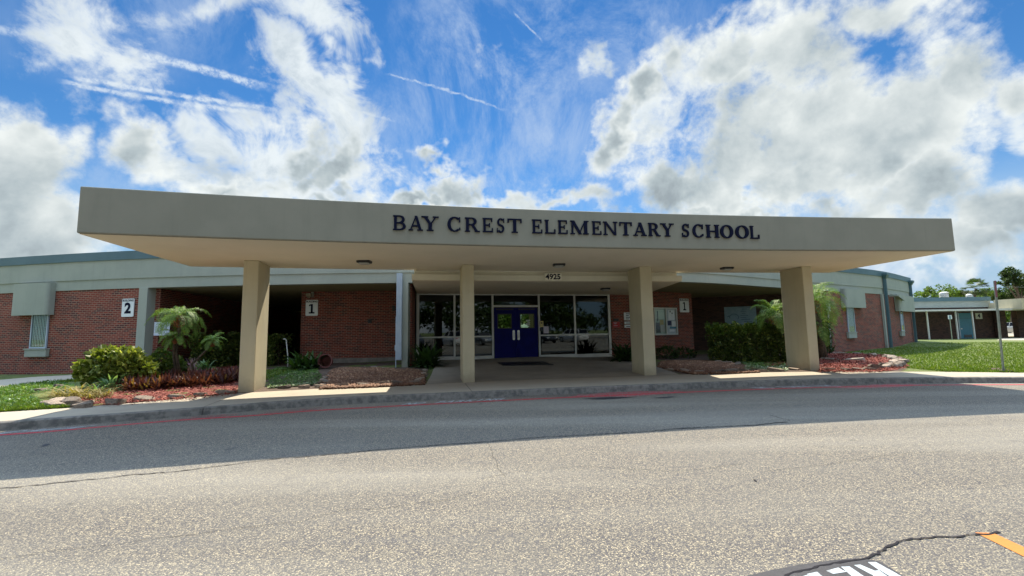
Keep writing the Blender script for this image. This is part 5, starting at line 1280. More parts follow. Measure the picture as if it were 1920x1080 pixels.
g = ground(384, 703); strap_plant('flowering_plant', g.x, g.y-.1, 60, .45, .04, MT['spider'], 'pale striped plant with pink spikes behind the maroon border', 'plant', spread=.15, zoff=.18, droop=1.3)
g = ground(366, 703); strap_plant('flowering_plant', g.x, g.y-.1, 30, .42, .03, MT['pink'], 'small pink leaved plant left of the pale striped one', 'plant', spread=.12, zoff=.2, rise=1.2, droop=.2)
# plants by the dark passage, pot, pipe
g = ground(562, 695)
strap_plant('broadleaf_plant', g.x, g.y+.4, 120, .85, .11, MT['darkleaf'], 'dark broad leaved plant in front of the left passage corner', 'plant', spread=.35, droop=1.1)
g = ground(795, 690)
strap_plant('broadleaf_plant', g.x+.05, g.y+.3, 150, .95, .12, MT['darkleaf'], 'dark broad leaved plant at the left end of the glass front', 'plant', spread=.22, droop=1.0)
g = ground(1172, 678)
strap_plant('broadleaf_plant', g.x, g.y+.1, 120, .95, .12, MT['darkleaf'], 'dark broad leaved plant right of the glass behind the third column', 'plant', spread=.22, droop=1.0)
g = ground(1262, 676); bush('low_shrub', [(g.x, g.y+.8, g.z+.2, .55, .4, .35), (g.x+.9, g.y+1.1, g.z+.15, .5, .4, .32)], 900, .14, .05, MT['darkleaf'], 'low black green shrub along the brick below the bulletin board', 'shrub')
g = ground(612, 691); pot = empty('clay_pot', (g.x, g.y, g.z), 0, 'empty red clay pot lying on its side by the brick footing', 'pot')
N_p = 20; prof = [(0, .17), (.02, .20), (.30, .235), (.31, .26), (.36, .26), (.36, .225), (.05, .17), (.045, .0)]
mb = MB(); dirp = Vector((.1, -1, .12)).normalized(); sp1 = Vector((1, .1, 0)).normalized(); sp2 = dirp.cross(sp1).normalized(); oc = Vector((g.x, g.y+.12, g.z+.25))
rings = [[oc+dirp*a+sp1*r_*math.cos(6.2832*k/N_p)+sp2*r_*math.sin(6.2832*k/N_p) for k in range(N_p)] for a, r_ in prof]
for i in range(len(rings)-1):
    for k in range(N_p): mb.face([rings[i][k], rings[i][(k+1) % N_p], rings[i+1][(k+1) % N_p], rings[i+1][k]])
mb.face(rings[0]); mb.build('pot_body', MT['terracotta'], pot, weld=True)
yq = 17.2; a = at_y(540, 670, yq); b = at_y(536.5, 637, yq); mb = MB(); mb.tube([a-Vector((0, 0, .6)), a, b, b+Vector((-.04, -.01, .03)), b+Vector((-.1, -.03, .02))], .022, 10); o = mb.build('standpipe', MT['alu'], smooth=True); tag(o, 'thin white bent pipe standing in the dark left passage', 'pipe')

# right hedge and palms
ra = ground(1322, 677.5); rb = ground(1452, 679)
hedge('clipped_hedge', [(ra.x+.2, ra.y+.1, 0), (ra.x*.5+rb.x*.5, ra.y*.5+rb.y*.5+.1, 0), (rb.x+.6, rb.y+.1, 0)], 1.1, 1.36, 9500, .12, MT['hedge'], 'long boxy hedge below the blue banner, left of the fourth column')
g = ground(1545, 664); hedge('clipped_hedge', [(g.x-.9, g.y+.1, 0), (g.x+.35, g.y+.3, 0)], .8, 1.55, 3000, .10, MT['darkleaf'], 'narrow dark hedge right of the fourth column against the brick')
g = ground(1442, 681); yP = g.y+.2; c = px_on(1449, 594, yP)
palm('pygmy_date_palm', g, [([Vector((c.x+.3, yP, g.z)), Vector((c.x+.2, yP, g.z+.8)), c-Vector((0, 0, .1))], c, 18, 1.15, .34, .07, (.0, 1.4))], 'feathery palm rising behind the right hedge beside the blue banner', nl=34)
g = ground(1522, 676); yP = g.y+.5; c = px_on(1531, 566, yP); c2_ = px_on(1532, 612, yP)
palm('pygmy_date_palm', g, [([Vector((c.x, yP, g.z)), Vector((c.x+.05, yP, g.z+1.2)), c-Vector((0, 0, .1))], c, 26, 1.45, .40, .10, (-.1, 1.4)), ([Vector((c.x+.2, yP, g.z)), Vector((c.x+.1, yP, g.z+.7)), c2_-Vector((0, 0, .1))], c2_, 15, 1.0, .3, .08, (-.5, 1.0))], 'bright feathery palm behind the right side of the fourth column', nl=34)

# grass blades on the visible lawns
def blades(name, x0, x1, vmax, n, skip=None, h=.06):
    C = []
    while len(C) < n:
        x = random.uniform(x0, x1); v = random.random()**1.7*vmax; y = back_clamped(x)+.03+v
        if ly(max(-34, min(28.6, x)))-.3 < y and x < 29: continue
        if skip and skip(x, y): continue
        C.append((x, y, hG(x, y)))
    C = np.array(C); D = unit(n)*.55; D[:, 2] = 1
    hs_ = h*(.5+RNG.random(n)); a = RNG.random(n)*6.28; S = np.stack([np.cos(a), np.sin(a), a*0], 1)*(.010+.012*RNG.random((n, 1)))
    V = np.stack([C-S, C+S, C+D*hs_[:, None]], 1).reshape(-1, 3); F = np.arange(3*n).reshape(n, 3)
    tag(npmesh(name, V, F, MT['blade']), 'short green lawn grass', kind='stuff')
mr = [ground(*q) for q in ((1536,697), (1650,697), (1702,688), (1692,670), (1640,662), (1500,662))]; mrp = [(p.x, p.y) for p in mr]
blades('grass', 13.0, 34, 17, 60000, lambda x, y: inpoly(x, y, mrp), .05)
ml = [ground(*q) for q in ((85,765), (55,735), (130,717), (300,700), (460,690), (460,760))]; mlp = [(p.x, p.y) for p in ml]
wk = [ground(*q) for q in ((-60,735), (60,720), (150,711), (290,700), (420,692), (420,687), (290,694), (150,703), (60,708), (-60,719))]; wkp = [(p.x, p.y) for p in wk]
blades('grass', -17, -7.5, 6.5, 30000, lambda x, y: inpoly(x, y, mlp) or inpoly(x, y, wkp), .07)
gi = [ground(*q) for q in ((0,772), (90,766), (60,740), (140,725), (100,716), (40,722), (-40,735))]; gip = [(p.x, p.y) for p in gi]
scatter('ground_cover', lambda x, y: inpoly(x, y, gip), (min(p[0] for p in gip), max(p[0] for p in gip), min(p[1] for p in gip), max(p[1] for p in gip)), 5000, .07, MT['gcover'], label='leafy weeds in the left lawn')

# ---------------------------------------------------------------- painted markings and cracks
RL = [at(x, y, 0) for x, y in ((0,816), (100,808.7), (200,799.8), (300,791), (377,785.4), (473,779.5), (560,772.3), (720,762.8), (880,754.3), (1020,747.5), (1160,741), (1320,734.2), (1480,728.2), (1600,725), (1720,722.6), (1920,721.3))]
rl_y = spline([(p.x, p.y) for p in RL])
xs = np.linspace(RL[0].x-6, RL[-1].x+10, 200)
V, F = ribbon(lambda x: rl_y(x)-.065, lambda x: rl_y(x)+.065, .004, .004, xs, 2); o = npmesh('kerb_line', V, F, MT['red']); tag(o, 'thin red painted line following the kerb on the asphalt', 'road marking')
def kerb_words(words, x0, x1, m, label, group, h=.30, sh=.16, gap=.06):
    """words laid between the red line and the kerb, read from the drive"""
    A = at(x0, np.interp(x0, [0, 300, 560, 880, 1160, 1480, 1920], [812, 788, 768, 751, 738, 726, 720]), 0).x; B = at(x1, np.interp(x1, [0, 300, 560, 880, 1160, 1480, 1920], [812, 788, 768, 751, 738, 726, 720]), 0).x
    root = empty('painted_words', ((A+B)/2, rl_y((A+B)/2)+.2, 0), 0, label, 'road marking', group)
    n = len(words); cw = (B-A)/n
    for i, ch in enumerate(words):
        if ch == ' ': continue
        cx = A+cw*(i+.5); k = (rl_y(cx+.2)-rl_y(cx-.2))/.4
        hh_ = min(h, kerb_clamped(cx)-rl_y(cx)-.09)
        text_mesh(ch, 1.0, lambda x, y: Vector((cx+x*cw*1.25+y*sh, rl_y(cx)+gap+hh_/2+k*(x*cw*1.25)+y*hh_*1.35, .0045)), m, root, 'letter', .03)
kerb_words('NO PARKING', 758, 945, MT['wpaint'], 'white NO PARKING lettering on the asphalt in front of the second column', 'painted kerbside words')
kerb_words('NO PARKING', 2, 168, MT['wpaint'], 'white lettering on the asphalt near the sunny left end of the kerb', 'painted kerbside words', sh=.3)
kerb_words('NO PARKING', 1418, 1576, MT['wpaint'], 'white lettering on the asphalt in front of the fourth column', 'painted kerbside words', sh=-.25)
kerb_words('FIRE', 345, 440, MT['redworn'], 'faded red FIRE lettering beside the kerb joint left of the first column', 'painted kerbside words', sh=.3)
kerb_words('LANE', 505, 600, MT['redworn'], 'faded red LANE lettering right of the first column', 'painted kerbside words', sh=.3)
kerb_words('FIRE', 1075, 1160, MT['redworn'], 'smeared red lettering on the asphalt left of the third column', 'painted kerbside words')
kerb_words('LANE', 1190, 1280, MT['redworn'], 'smeared red lettering on the asphalt right of the third column', 'painted kerbside words')
def blotch(name, poly, m, label, z=.0035, cat='stain'):
    P_ = [at(x, y, z) for x, y in poly]; o = MB(); o.face(P_ if (P_[1]-P_[0]).cross(P_[2]-P_[1]).z > 0 else P_[::-1]); ob = o.build(name, m); return tag(ob, label, cat)
def wob(x0, y0, x1, y1, w, n=14, amp=.3):
    up_p = [(x0+(x1-x0)*i/n, y0+(y1-y0)*i/n-w*math.sin(math.pi*i/n)*(1+amp*random.uniform(-1, 1))) for i in range(n+1)]
    dn_p = [(x0+(x1-x0)*i/n, y0+(y1-y0)*i/n+w*math.sin(math.pi*i/n)*(1+amp*random.uniform(-1, 1))) for i in range(n-1, 0, -1)]
    return up_p+dn_p
blotch('paint_smear', wob(1060, 744, 1290, 734.5, 4.6), MT['redworn'], 'red paint smeared over the kerb line in front of the third column')
blotch('paint_smear', wob(1560, 727, 1740, 721.0, 3.2), MT['redworn'], 'red paint smeared over the kerb line right of the fourth column')
blotch('oil_stain', wob(1090, 748, 1190, 745, 1.8), MT['tar'], 'dark streak on the asphalt below the red smear near the third column', .0047)
blotch('oil_stain', wob(1225, 746, 1272, 744, 1.3), MT['tar'], 'small dark streak on the asphalt right of the third column', .0047)
blotch('oil_stain', wob(76, 837, 96, 832, 1.8), MT['tar'], 'small dark mark on the shaded asphalt near the left edge of the drive')
blotch('oil_stain', wob(1412, 899, 1420, 903, 2.0), MT['crack'], 'tiny dark pit in the sunny asphalt')
# orange line
P_ = [at(x, y, .004) for x, y in ((1828,998), (1862,999), (1990,1058), (1975,1085), (1925,1046))]
mb = MB(); q = P_; mb.face(q if (q[1]-q[0]).cross(q[2]-q[1]).z > 0 else q[::-1]); tag(mb.build('lane_line', MT['orange']), 'orange painted line at the lower right corner of the drive', 'road marking')
# tar patch with white stencil strokes
tp = [(1380,1084), (1440,1070), (1500,1058.5), (1560,1050), (1600,1046.5), (1637,1049.5), (1655,1055), (1700,1084)]
root = empty('painted_patch', at(1560, 1070, 0), 0, 'black patch with white slanted stencil lettering at the bottom edge of the drive', 'road marking')
P_ = [at(x, y, .004) for x, y in tp]+[at(1760, 1130, .004), at(1300, 1130, .004)]
mb = MB(); mb.face(P_ if (P_[1]-P_[0]).cross(P_[2]-P_[1]).z > 0 else P_[::-1]); mb.build('patch', MT['tar'], root)
for st in ([(1627,1054), (1642,1053.5), (1690,1080), (1700,1090), (1678,1090)], [(1601,1059.5), (1613,1058.5), (1640,1070), (1650,1069), (1672,1083), (1680,1092), (1650,1092), (1636,1078), (1628,1074)], [(1577,1062.5), (1593,1062), (1634,1090), (1608,1090)], [(1549,1070), (1572,1064), (1580,1069), (1588,1072), (1562,1076)], [(1513,1076), (1532,1072), (1556,1092), (1530,1092)], [(1500,1082), (1514,1077.5), (1524,1090), (1500,1092)], [(1474,1084), (1490,1080), (1500,1092), (1480,1094)]):
    P_ = [at(x, y, .0055) for x, y in st]; mb = MB(); s_ = sum((P_[i].x*P_[(i+1) % len(P_)].y-P_[(i+1) % len(P_)].x*P_[i].y) for i in range(len(P_))); mb.face(P_ if s_ > 0 else P_[::-1]); mb.build('letter', MT['wpaint'], root)
def crack(pts, w, label, z=.0065):
    P_ = [at(x, y, z) for x, y in pts]; Q = []
    for a, b in zip(P_, P_[1:]):
        k = max(2, int((b-a).length/.035))
        for i in range(k): Q.append(a.lerp(b, i/k))
    mb = MB(); off = 0; pr = None
    for i in range(len(Q)-1):
        d = (Q[i+1]-Q[i]).normalized(); nn = Vector((-d.y, d.x, 0)); off = off*.8+random.gauss(0, .008); ww = w*random.uniform(.3, 1.2)*.5
        cur = (Q[i]+nn*(off-ww), Q[i]+nn*(off+ww))
        if pr: mb.face([pr[0], cur[0], cur[1], pr[1]])
        pr = cur
    tag(mb.build('asphalt_crack', MT['crack']), label, 'crack', 'cracks in the drive')
crack([(1470,1083), (1490,1073), (1560,1060), (1620,1049), (1660,1030), (1700,1014), (1760,1008), (1830,1003), (1890,995)], .020, 'wide dark jagged crack running from the black patch to the orange line')
crack([(-20,1050), (60,1040), (200,1020), (330,1004), (430,992), (560,978), (640,956), (730,953), (790,942), (850,935), (910,919)], .005, 'long thin crack crossing the sunny asphalt at the left')
crack([(915,828), (925,850), (935,878), (948,898)], .005, 'short upright hairline crack in the sunlit drive below the mat')
crack([(905,896), (980,883), (1080,874), (1180,878), (1260,884), (1400,868)], .005, 'thin crack across the middle of the sunny asphalt')
crack([(-30,918), (100,906), (250,890), (330,884), (500,862), (640,850), (760,838), (900,829), (1050,817), (1180,811), (1300,801)], .022, 'dark seam running along the shadow edge across the drive')
crack([(1280,803), (1420,796), (1480,790)], .03, 'dark seam along the shadow edge toward the right')
crack([(1444,778), (1485,790)], .02, 'short oblique crack in the shaded asphalt right of the centre')
crack([(1440,884), (1560,868), (1700,850), (1800,846)], .005, 'thin crack in the sunny asphalt toward the right edge')

# ---------------------------------------------------------------- post by the lawn
bed('soil', [(1845,694), (1880,699), (1905,697), (1885,692), (1860,691)], MT['soil'], .012)
g = ground(1881, 697); tq = at_y(1864, 527, g.y); mb = MB()
root = empty('sign_post', (g.x, g.y, g.z), 0, 'bare perforated steel post without a sign at the kerb side of the right lawn', 'post')
d_ = (tq-g); L_ = d_.length
def TP(p): t = p.z/L_; return g+d_*t+Vector((p.x, p.y, 0))
mb.box(-.018, .018, -.006, .006, -.1, L_, T=TP); mb.box(-.027, -.018, -.024, .004, -.1, L_, T=TP); mb.box(.018, .027, -.024, .004, -.1, L_, T=TP); mb.build('post', MT['pole'], root)
mb = MB(); mb.box(-.029, .029, -.028, -.0255, L_*.82, L_+.01, T=TP); mb.build('upper_section', MT['poletop'], root)

# ---------------------------------------------------------------- far building on the right
FA = at(1690, 636, .08); FB = at(1884, 633, .08)
yf = 44.0; FBF = Fr((at_y(1680, 600, yf).x, yf), (at_y(1886, 600, yf).x, yf+.5))
b4 = empty('school_building', FBF.P(6, 0, 0), FBF.rz, 'low shade-darkened brick building across the lawn with teal door and sign 4', 'building', 'brick school buildings')
def fz(px, py, w=0.0): return FBF.hit(px, py, w)
mb = MB(); FBF.box(mb, 0, FBF.L, -.3, 0, -.2, fz(1800, 575)[1]); mb.build('wall', MT['brickb'], b4)  # shade under the walkway roof put into the dark wall colour
def bar(px0, py0, py1, w0, w1, m, name, u0=0, u1=None):
    z1 = fz(px0, py0, w1)[1]; z0 = fz(px0, py1, w1)[1]; mb = MB(); FBF.box(mb, u0, FBF.L if u1 is None else u1, w0, w1, z0, z1); mb.build(name, m, b4)
bar(1800, 564.5, 576.5, -.3, .12, MT['band'], 'fascia', u1=FBF.L-1.0); bar(1800, 557, 564.4, -9, .22, MT['teal'], 'coping', u1=FBF.L-1.0)
zc_ = fz(1800, 582.8, 2.4)[1]; zc2 = fz(1800, 579.6, 2.4)[1]
mb = MB(); FBF.box(mb, -1, FBF.L+1.2, .13, 2.4, zc_, zc2); mb.build('walkway_roof', MT['alu'], b4)
for px in (1741, 1795, 1826):
    u, _ = FBF.hit(px, 610, 2.2); mb = MB(); FBF.box(mb, u-.045, u+.045, 2.1, 2.2, -.1, zc_-.003); mb.build('post', MT['alu'], b4)
u0 = FBF.hit(1797, 600)[0]; u1 = FBF.hit(1822, 600)[0]; zt = fz(1808, 587)[1]
mb = MB(); FBF.box(mb, u0, u1, .003, .06, .05, zt*.80); dr = mb.build('door', MT['tealdoor'], b4)
mb = MB(); FBF.box(mb, u0+.35, u1-.25, .0605, .075, .15, .45); mb.build('louvre', MT['cardark'], dr)
mb = MB(); FBF.box(mb, u0+.1, u0+.2, .0605, .10, 1.0, 1.1); mb.build('handle', MT['steel'], dr)
mb = MB(); FBF.box(mb, u0, u1, .003, .05, zt*.80+.02, zt); mb.build('transom', MT['tealdoor'], b4)
mb = MB(); FBF.box(mb, u0-.12, u0-.005, .003, .09, 0, zt+.05); FBF.box(mb, u1+.005, u1+.12, .003, .09, 0, zt+.05); mb.build('door_frame', MT['bluepost'], b4)
r0, uc, zc, w, h = sign_board('building_sign', FBF, 1828.5, 587, 1841, 598, 'small square cream sign with a black 4 beside the teal door', 'sign', m=pmat('cream sign', (.5, .5, .42), rough=.5), group='building number signs', r=.02)
text_mesh('4', h*.95, lambda x, y: FBF.P(uc+x, .0235, zc+y), MT['letter'], r0, 'number', .02)
u, z = FBF.hit(1780.5, 594, 6.0); sp_ = empty('street_sign', FBF.P(u, 6, .08), FBF.rz, 'small two panel white sign on a slim post in front of the far building', 'sign')
zt = fz(1780, 591, 6)[1]; zb = fz(1780, 598.5, 6)[1]; ul, ur = FBF.hit(1777, 594, 6)[0], FBF.hit(1784.5, 594, 6)[0]
mb = MB(); FBF.box(mb, (ul+ur)/2-.03, (ul+ur)/2+.03, 5.97, 6.0, .0, zt); mb.build('post', MT['pole'], sp_)
mb = MB(); FBF.box(mb, ul, ur, 6.003, 6.02, zb, zt); mb.build('panel', MT['white'], sp_, bevel=.01)
mb = MB(); FBF.box(mb, (ul+ur)/2-.07, (ul+ur)/2+.06, 6.0205, 6.024, zb+.03, zt-.03); mb.build('marking', MT['tealdoor'], sp_)
# gateway at its right end: brick piers, pale sloped roof edge
gate = empty('covered_gateway', FBF.P(FBF.L, 0, 0), FBF.rz, 'brick pillared gateway with a pale roof edge at the right end of the far building', 'gateway')
for (a, b) in ((1875, 1888), (1909.5, 1935)):
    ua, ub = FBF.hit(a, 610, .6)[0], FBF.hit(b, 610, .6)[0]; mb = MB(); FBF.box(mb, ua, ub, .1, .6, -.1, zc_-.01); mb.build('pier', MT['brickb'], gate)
ua, ub = FBF.hit(1869, 575, .8)[0], FBF.hit(2040, 575, .8)[0]; z0, z1 = fz(1890, 578.5, .8)[1], fz(1890, 567, .8)[1]
mb = MB(); FBF.box(mb, ua, ub, -3, .8, z0, z1+.0); mb.build('roof', MT['tan'], gate, bevel=.02)
zr = fz(1915, 561, 3)[1]
mb = MB(); P0 = [FBF.P(FBF.hit(1918, 575, 3.2)[0], 3.2, z0-.1), FBF.P(FBF.L+40, 3.2, z0-.1), FBF.P(FBF.L+40, 3.2, z1+.7), FBF.P(FBF.hit(1918, 575, 3.2)[0], 3.2, z1+.7)]; k_ = Vector((0, -3.0, 0))
mb.box(FBF.hit(1917, 575, 3.2)[0], FBF.L+30, .9, 3.2, z0-.15, z1+.25, T=FBF.T); mb.build('side_roof', MT['tan'], gate)
mb = MB(); V = []; 
P_ = [at(x, y, .1) for x, y in ((1862,640.5), (1990,643), (1990,634), (1880,634.5))]; zz = Vector((0, 0, .03)); mb.face([p+zz for p in P_]); tag(mb.build('path', MT['concrete']), kind='structure')
# drive beyond the gateway
mb = MB(); mb.face([(FBF.P(FBF.L-1, -1, .15)), (FBF.P(FBF.L+60, -1, .15)), (FBF.P(FBF.L+60, -60, .15)), (FBF.P(FBF.L-1, -60, .15))]); tag(mb.build('road', MT['concrete']), kind='structure')
# roof ventilators
def vent(px, py0, py1, w, label, y=52, r=.8):
    a = at_y(px, py1, y); b = at_y(px, py0, y); e = empty('roof_ventilator', a, 0, label, 'roof vent', 'roof vents'); h = b.z-a.z
    mb = MB(); 
    for i in range(4): mb.tube([a+Vector((0, 0, h*i/4)), a+Vector((0, 0, h*(i+.7)/4))], [r*1.02, r*.9], 18)
    mb.build('louvre', MT['alu'], e); mb = MB(); mb.tube([b, b+Vector((0, 0, .12))], [r*1.1, r*.5], 18); mb.build('cap', MT['alu'], e)
    mb = MB(); mb.tube([a-Vector((0, 0, 1.4)), a-Vector((0, 0, .003))], r*.8, 14); mb.build('base', MT['band'], e)
vent(1770, 549, 557, 0, 'squat ribbed white vent drum on the far roof below the trees', r=.42)
vent(1817, 553, 558, 0, 'smaller pale vent beside the fan palm on the far roof', r=.28)

# ---------------------------------------------------------------- cars
def car(loc, rz, paint, label, group=None, kind='sedan'):
    root = empty('parked_car', (0, 0, 0), 0, label, 'car', group)
    L = 4.7; W = .9; suv = kind == 'suv'; H = 1.68 if suv else 1.45
    st = ([(-2.35,.55,.86), (-2.25,.30,1.00), (-1.75,.22,1.06), (-.9,.2,1.02), (.9,.2,.98), (1.5,.22,.90), (2.05,.25,.78), (2.3,.32,.66), (2.38,.45,.58)] if not suv else
          [(-2.35,.55,1.0), (-2.28,.30,1.1), (-1.75,.22,1.12), (-.9,.2,1.1), (.9,.2,1.08), (1.5,.22,1.04), (2.1,.25,.95), (2.3,.32,.8), (2.38,.45,.6)])
    mb = MB(); rings = []
    for x, z0, z1 in st:
        t = 1-max(0, abs(x)-1.6)*.18; w = W*t; zm = z0+(z1-z0)*.55
        rings.append([(x, -w*.94, z0), (x, -w, zm), (x, -w*.93, z1-.03), (x, -w*.80, z1), (x, w*.80, z1), (x, w*.93, z1-.03), (x, w, zm), (x, w*.94, z0)])
    for i in range(len(rings)-1):
        for k in range(8): k2 = (k+1) % 8; mb.face([rings[i][k], rings[i][k2], rings[i+1][k2], rings[i+1][k]])
    mb.face(rings[0][::-1]); mb.face(rings[-1]); mb.build('body', paint, root, smooth=True, bevel=.03, weld=True)
    gh = [(-2.0, 1.03), (-1.35, H-.08), (-.3, H), (.35, H-.04), (1.25, .97)] if not suv else [(-2.2, 1.1), (-1.95, H-.06), (-.3, H), (.45, H-.05), (1.3, 1.08)]
    base = 1.0 if not suv else 1.08
    mb = MB(); fl = []
    for x, z in gh: wt = W*(.90-.26*(z-base)/(H-base)); fl.append([(x, -W*.88, base-.04), (x, -wt, z), (x, wt, z), (x, W*.88, base-.04)])
    for i in range(len(fl)-1):
        for k in range(3): mb.face([fl[i][k], fl[i][k+1], fl[i+1][k+1], fl[i+1][k]])
    mb.face(fl[0][::-1]); mb.face(fl[-1]); mb.build('window', MT['carglass'], root)
    mb = MB()
    for x0_, x1_ in ((1, 2), (2, 3)):
        a, b = fl[x0_], fl[x1_]; up3 = Vector((0, 0, .012)); mb.face([Vector(a[1])+up3, Vector(a[2])+up3, Vector(b[2])+up3, Vector(b[1])+up3])
    for s in (1, 2):
        sg = -1 if s == 1 else 1
        for i0 in range(4):
            mb.tube([Vector(fl[i0][s])+Vector((0, sg*.004, 0)), Vector(fl[i0+1][s])+Vector((0, sg*.004, 0))], .028, 5)
        mb.tube([Vector((-.25, sg*W*.9, base-.03)), Vector((-.3, sg*W*.65, H-.02))], .035, 5)
    mb.build('roof', paint, root)
    for x in (-1.42, 1.42):
        for s in (-1, 1):
            mb = MB(); mb.tube([(x, s*(W-.2), .33), (x, s*(W-.18), .33), (x, s*(W+.0), .33), (x, s*(W+.02), .33)], [.30, .33, .33, .30], 24); wh = mb.build('wheel', MT['rubber'], root)
            mb = MB(); mb.tube([(x, s*(W+.021), .33), (x, s*(W+.028), .33)], [.21, .19], 20); mb.build('rim', MT['alu'], wh)
            mb = MB(); mb.tube([(x, s*(W-.02), .34), (x, s*(W+.004), .34)], .39, 24); mb.build('wheel_arch', MT['black'], root)
    for s in (-1, 1):
        zl = .86 if not suv else .98
        mb = MB(); mb.box(-2.36, -2.05, s*.62-.18, s*.62+.18, zl-.12, zl+.08); mb.build('taillight', MT['lampred'], root, bevel=.03)
        mb = MB(); mb.box(2.05, 2.32, s*.60-.16, s*.60+.16, .60, .74); mb.build('headlight', MT['lampclear'], root, bevel=.03)
        mb = MB(); mb.box(.85, 1.0, s*.95-.08, s*.95+.08, base-.02, base+.12); mb.build('mirror', paint, root, bevel=.03)
    mb = MB(); mb.box(-2.40, -2.36, -.28, .28, .62, .76); mb.build('plate', MT['white'], root)
    root.location = loc; root.rotation_euler = (0, 0, rz)
    return root
p = at_y(1896, 618, 56); car((p.x-.3, 56, .15), R(118), MT['carsilver'], 'champagne sedan with red tail lamp parked beyond the brick gateway')
p = at_y(1915, 618, 60); car((p.x+.8, 60, .15), R(100), MT['carwhite'], 'white car mostly hidden behind the right brick pillar of the gateway')
CG = 'cars parked across the drive behind the viewer'
for k, (x, pt, kd, lab) in enumerate(((3.5, 'cardark', 'suv', 'dark car parked farthest left behind the viewer'), (8.4, 'carwhite', 'suv', 'white sport utility car behind the viewer, left part of the row'), (12.0, 'cargrey', 'sedan', 'grey sedan behind the viewer'), (16.5, 'carwhite', 'sedan', 'white sedan behind the viewer, middle of the row'), (20.5, 'cardark', 'sedan', 'dark sedan behind the viewer'), (25.5, 'carwhite', 'suv', 'white sport utility car behind the viewer, right part of the row'))):
    car((x, -10.5-x*.04, 0), R(90+(k % 2)*180+random.uniform(-3, 3)), MT[pt], lab, CG, kd)

# ---------------------------------------------------------------- trees
def tree(name, base, h, blobs, n, L, m, label, group=None, tr=.18, cat='tree'):
    root = empty(name, base, 0, label, cat, group); C, U = [], []
    for b in blobs:
        c0 = np.array(b[:3]); r = np.array(b[3:6]); k = int(n*b[6]); nc = max(6, k//45)
        cu = unit(nc); cc = c0+cu*r*(.35+.65*RNG.random((nc, 1))**.5); idx = RNG.integers(0, nc, k); cr = (r.mean()*.26)*(.6+.8*RNG.random(nc))
        u = unit(k); q = cc[idx]+u*cr[idx][:, None]*(.4+.6*RNG.random((k, 1))); C.append(q); U.append(u)
    C = np.concatenate(C); U = np.concatenate(U); V, F = leaf_arrays(C, U+unit(len(C))*.8+np.array([0, 0, .15]), L*(.6+.8*RNG.random(len(C))), L*.5)
    npmesh('crown', V, F, m, root)
    mb = MB(); b = Vector(base); tot = Vector((0, 0, 0))
    for q in blobs: tot += Vector(q[:3])
    top = tot/len(blobs); fork = b.lerp(Vector((top.x, top.y, top.z)), .55); mb.tube([b-Vector((0, 0, .3)), b.lerp(fork, .5)+Vector((.1, 0, 0)), fork], [tr*1.3, tr, tr*.75], 9)
    for q in blobs:
        e = Vector(q[:3]); mb.tube([fork, fork.lerp(e, .5)+Vector((random.uniform(-.2, .2), 0, .15)), e], [tr*.6, tr*.35, tr*.12], 6)
        for _ in range(3): f = e+Vector((random.uniform(-.7, .7)*q[3], random.uniform(-.7, .7)*q[4], random.uniform(-.3, .7)*q[5])); mb.tube([fork.lerp(e, .7), f], [tr*.25, tr*.06], 5)
    mb.build('trunk', MT['trunk'], root)
    return root
def tpx(px, py, y): return at_y(px, py, y)
# far trees over building 4
def blobpx(px, py, y, rx, ry, wgt=1.0): c = tpx(px, py, y); k = y/CF; return (c.x, c.y, c.z, rx*k, rx*k*.8, ry*k, wgt)
tree('background_tree', (tpx(1760, 640, 66).x, 66, 0), 9, [blobpx(1745, 552, 66, 22, 11, .3), blobpx(1768, 546, 66, 20, 11, .3), blobpx(1790, 549, 66, 16, 10, .2), blobpx(1728, 558, 66, 14, 10, .2)], 2600, .30, MT['treelight'], 'thin leafed tree behind the left part of the far roof', 'far trees')
tree('background_tree', (tpx(1805, 640, 72).x, 72, 0), 9, [blobpx(1800, 556, 72, 16, 9, .4), blobpx(1850, 553, 72, 20, 9, .5), blobpx(1868, 556, 72, 18, 8, .4)], 2800, .30, MT['treelight'], 'yellow green tree top around the fan palm', 'far trees')
tree('background_tree', (tpx(1895, 640, 70).x, 70, 0), 8, [blobpx(1888, 552, 70, 20, 13, .4), blobpx(1912, 552, 70, 22, 16, .4), blobpx(1872, 558, 70, 10, 9, .2), blobpx(1940, 552, 70, 24, 16, .3)], 4500, .30, MT['treeleaf'], 'dense rounded tree under the tall pine', 'far trees')
tree('pine_tree', (tpx(1926, 640, 62).x, 62, 0), 12, [blobpx(1893, 512, 62, 14, 9, .3), blobpx(1882, 528, 62, 10, 7, .12), blobpx(1906, 519, 62, 10, 9, .15), blobpx(1898, 530, 62, 14, 5, .12), blobpx(1918, 535, 62, 16, 10, .3), blobpx(1935, 525, 62, 16, 12, .3)], 4200, .26, MT['treeleaf'], 'tall irregular dark pine at the right edge above the gateway', 'far trees', tr=.22)
tree('background_tree', (tpx(1905, 640, 78).x, 78, 0), 5, [blobpx(1890, 598, 78, 22, 22, .5), blobpx(1925, 600, 78, 30, 24, .5)], 6000, .36, MT['treelight'], 'bright green bushy tree seen through the gateway', 'far trees')
tb = tpx(1830, 640, 64); tc_ = tpx(1830, 541, 64)
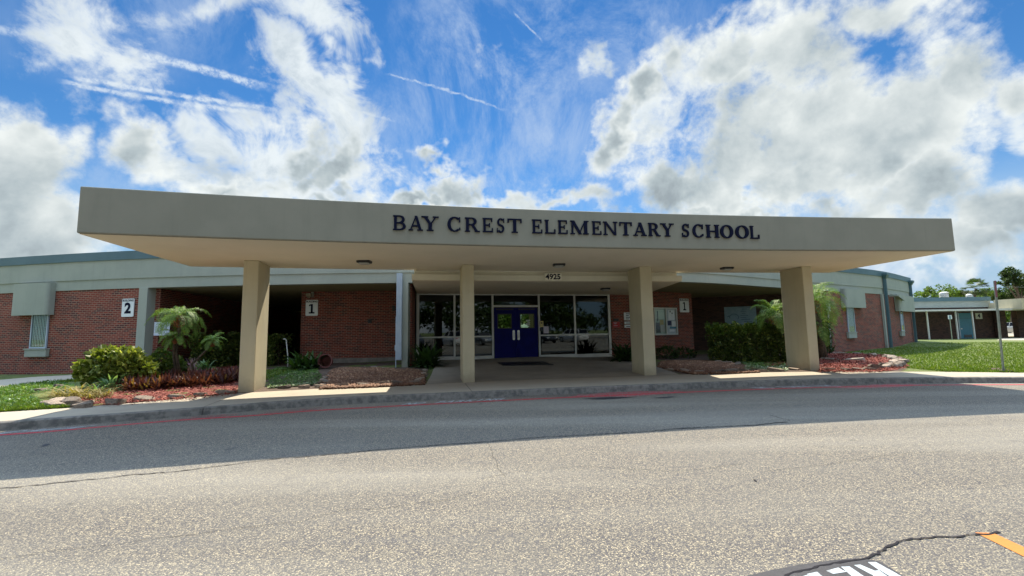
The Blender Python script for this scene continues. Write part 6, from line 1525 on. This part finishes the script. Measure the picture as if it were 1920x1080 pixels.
# fan palm
root = empty('fan_palm', (tb.x, 64, 0), 0, 'fan palm with a round head standing above the far roof', 'palm')
mb = MB(); mb.tube([(tb.x, 64, -.2), (tb.x+.05, 64, tc_.z*.5), (tc_.x, 64, tc_.z)], [.2, .16, .15], 8); mb.build('trunk', MT['trunk'], root)
V = []; F = []
for i in range(46):
    az = i*2.4; el = math.asin(random.uniform(-.8, 1)); d = Vector((math.cos(az)*math.cos(el), math.sin(az)*math.cos(el), math.sin(el))); q = Vector((tc_.x, 64, tc_.z))+d*.95
    sd_ = d.cross(Vector((0, 0, 1))).normalized(); un = sd_.cross(d)
    for k in range(13):
        a = R(-75+150*k/12); e = (d*math.cos(a)+sd_*math.sin(a)).normalized(); l = .95*(.7+.3*math.cos(a)); b0 = len(V); w_ = un.cross(e)*0+sd_*.0; ww = e.cross(un).normalized()*.05
        m_ = q+e*l*.6; t_ = q+e*l+Vector((0, 0, -.22)); V += [tuple(q), tuple(m_+ww), tuple(t_), tuple(m_-ww)]; F.append((b0, b0+1, b0+2, b0+3))
npmesh('fronds', np.array(V), np.array(F), MT['treeleaf'], root)
# utility wire
a = at_y(1885, 537.5, 58); b = at_y(1990, 539.5, 58); mb = MB(); mb.tube([a+(a-b)*.0, a.lerp(b, .5)-Vector((0, 0, .05)), b+(b-a)*4], .007, 5); tag(mb.build('utility_wire', MT['alu']), 'thin pale wire strung through the pine at the right edge', 'wire')
# trees behind the viewer, mirrored in the glass
ORD = ['first', 'second', 'third', 'fourth', 'fifth', 'sixth', 'seventh', 'eighth', 'ninth', 'tenth', 'eleventh', 'twelfth', 'thirteenth']
for k in range(13):
    x, y = -28+7.2*k, -25-3*(k % 2)
    s = random.uniform(.9, 1.25); tree('oak_tree', (x, y, -.1), 9, [(x+dx*s, y+dy, z*s, 3.0*s, 2.0*s, 2.2*s, .25) for dx, dy, z in ((-1.8, 0, 3.9), (1.9, .4, 4.3), (0, -.6, 6.6), (.3, .8, 2.6))], 2600, .60, MT['treeleaf'], 'broad leafy tree beyond the parked cars behind the viewer, %s from the left' % ORD[k], 'trees behind the parking row', tr=.28)
print('objects', len(bpy.data.objects))
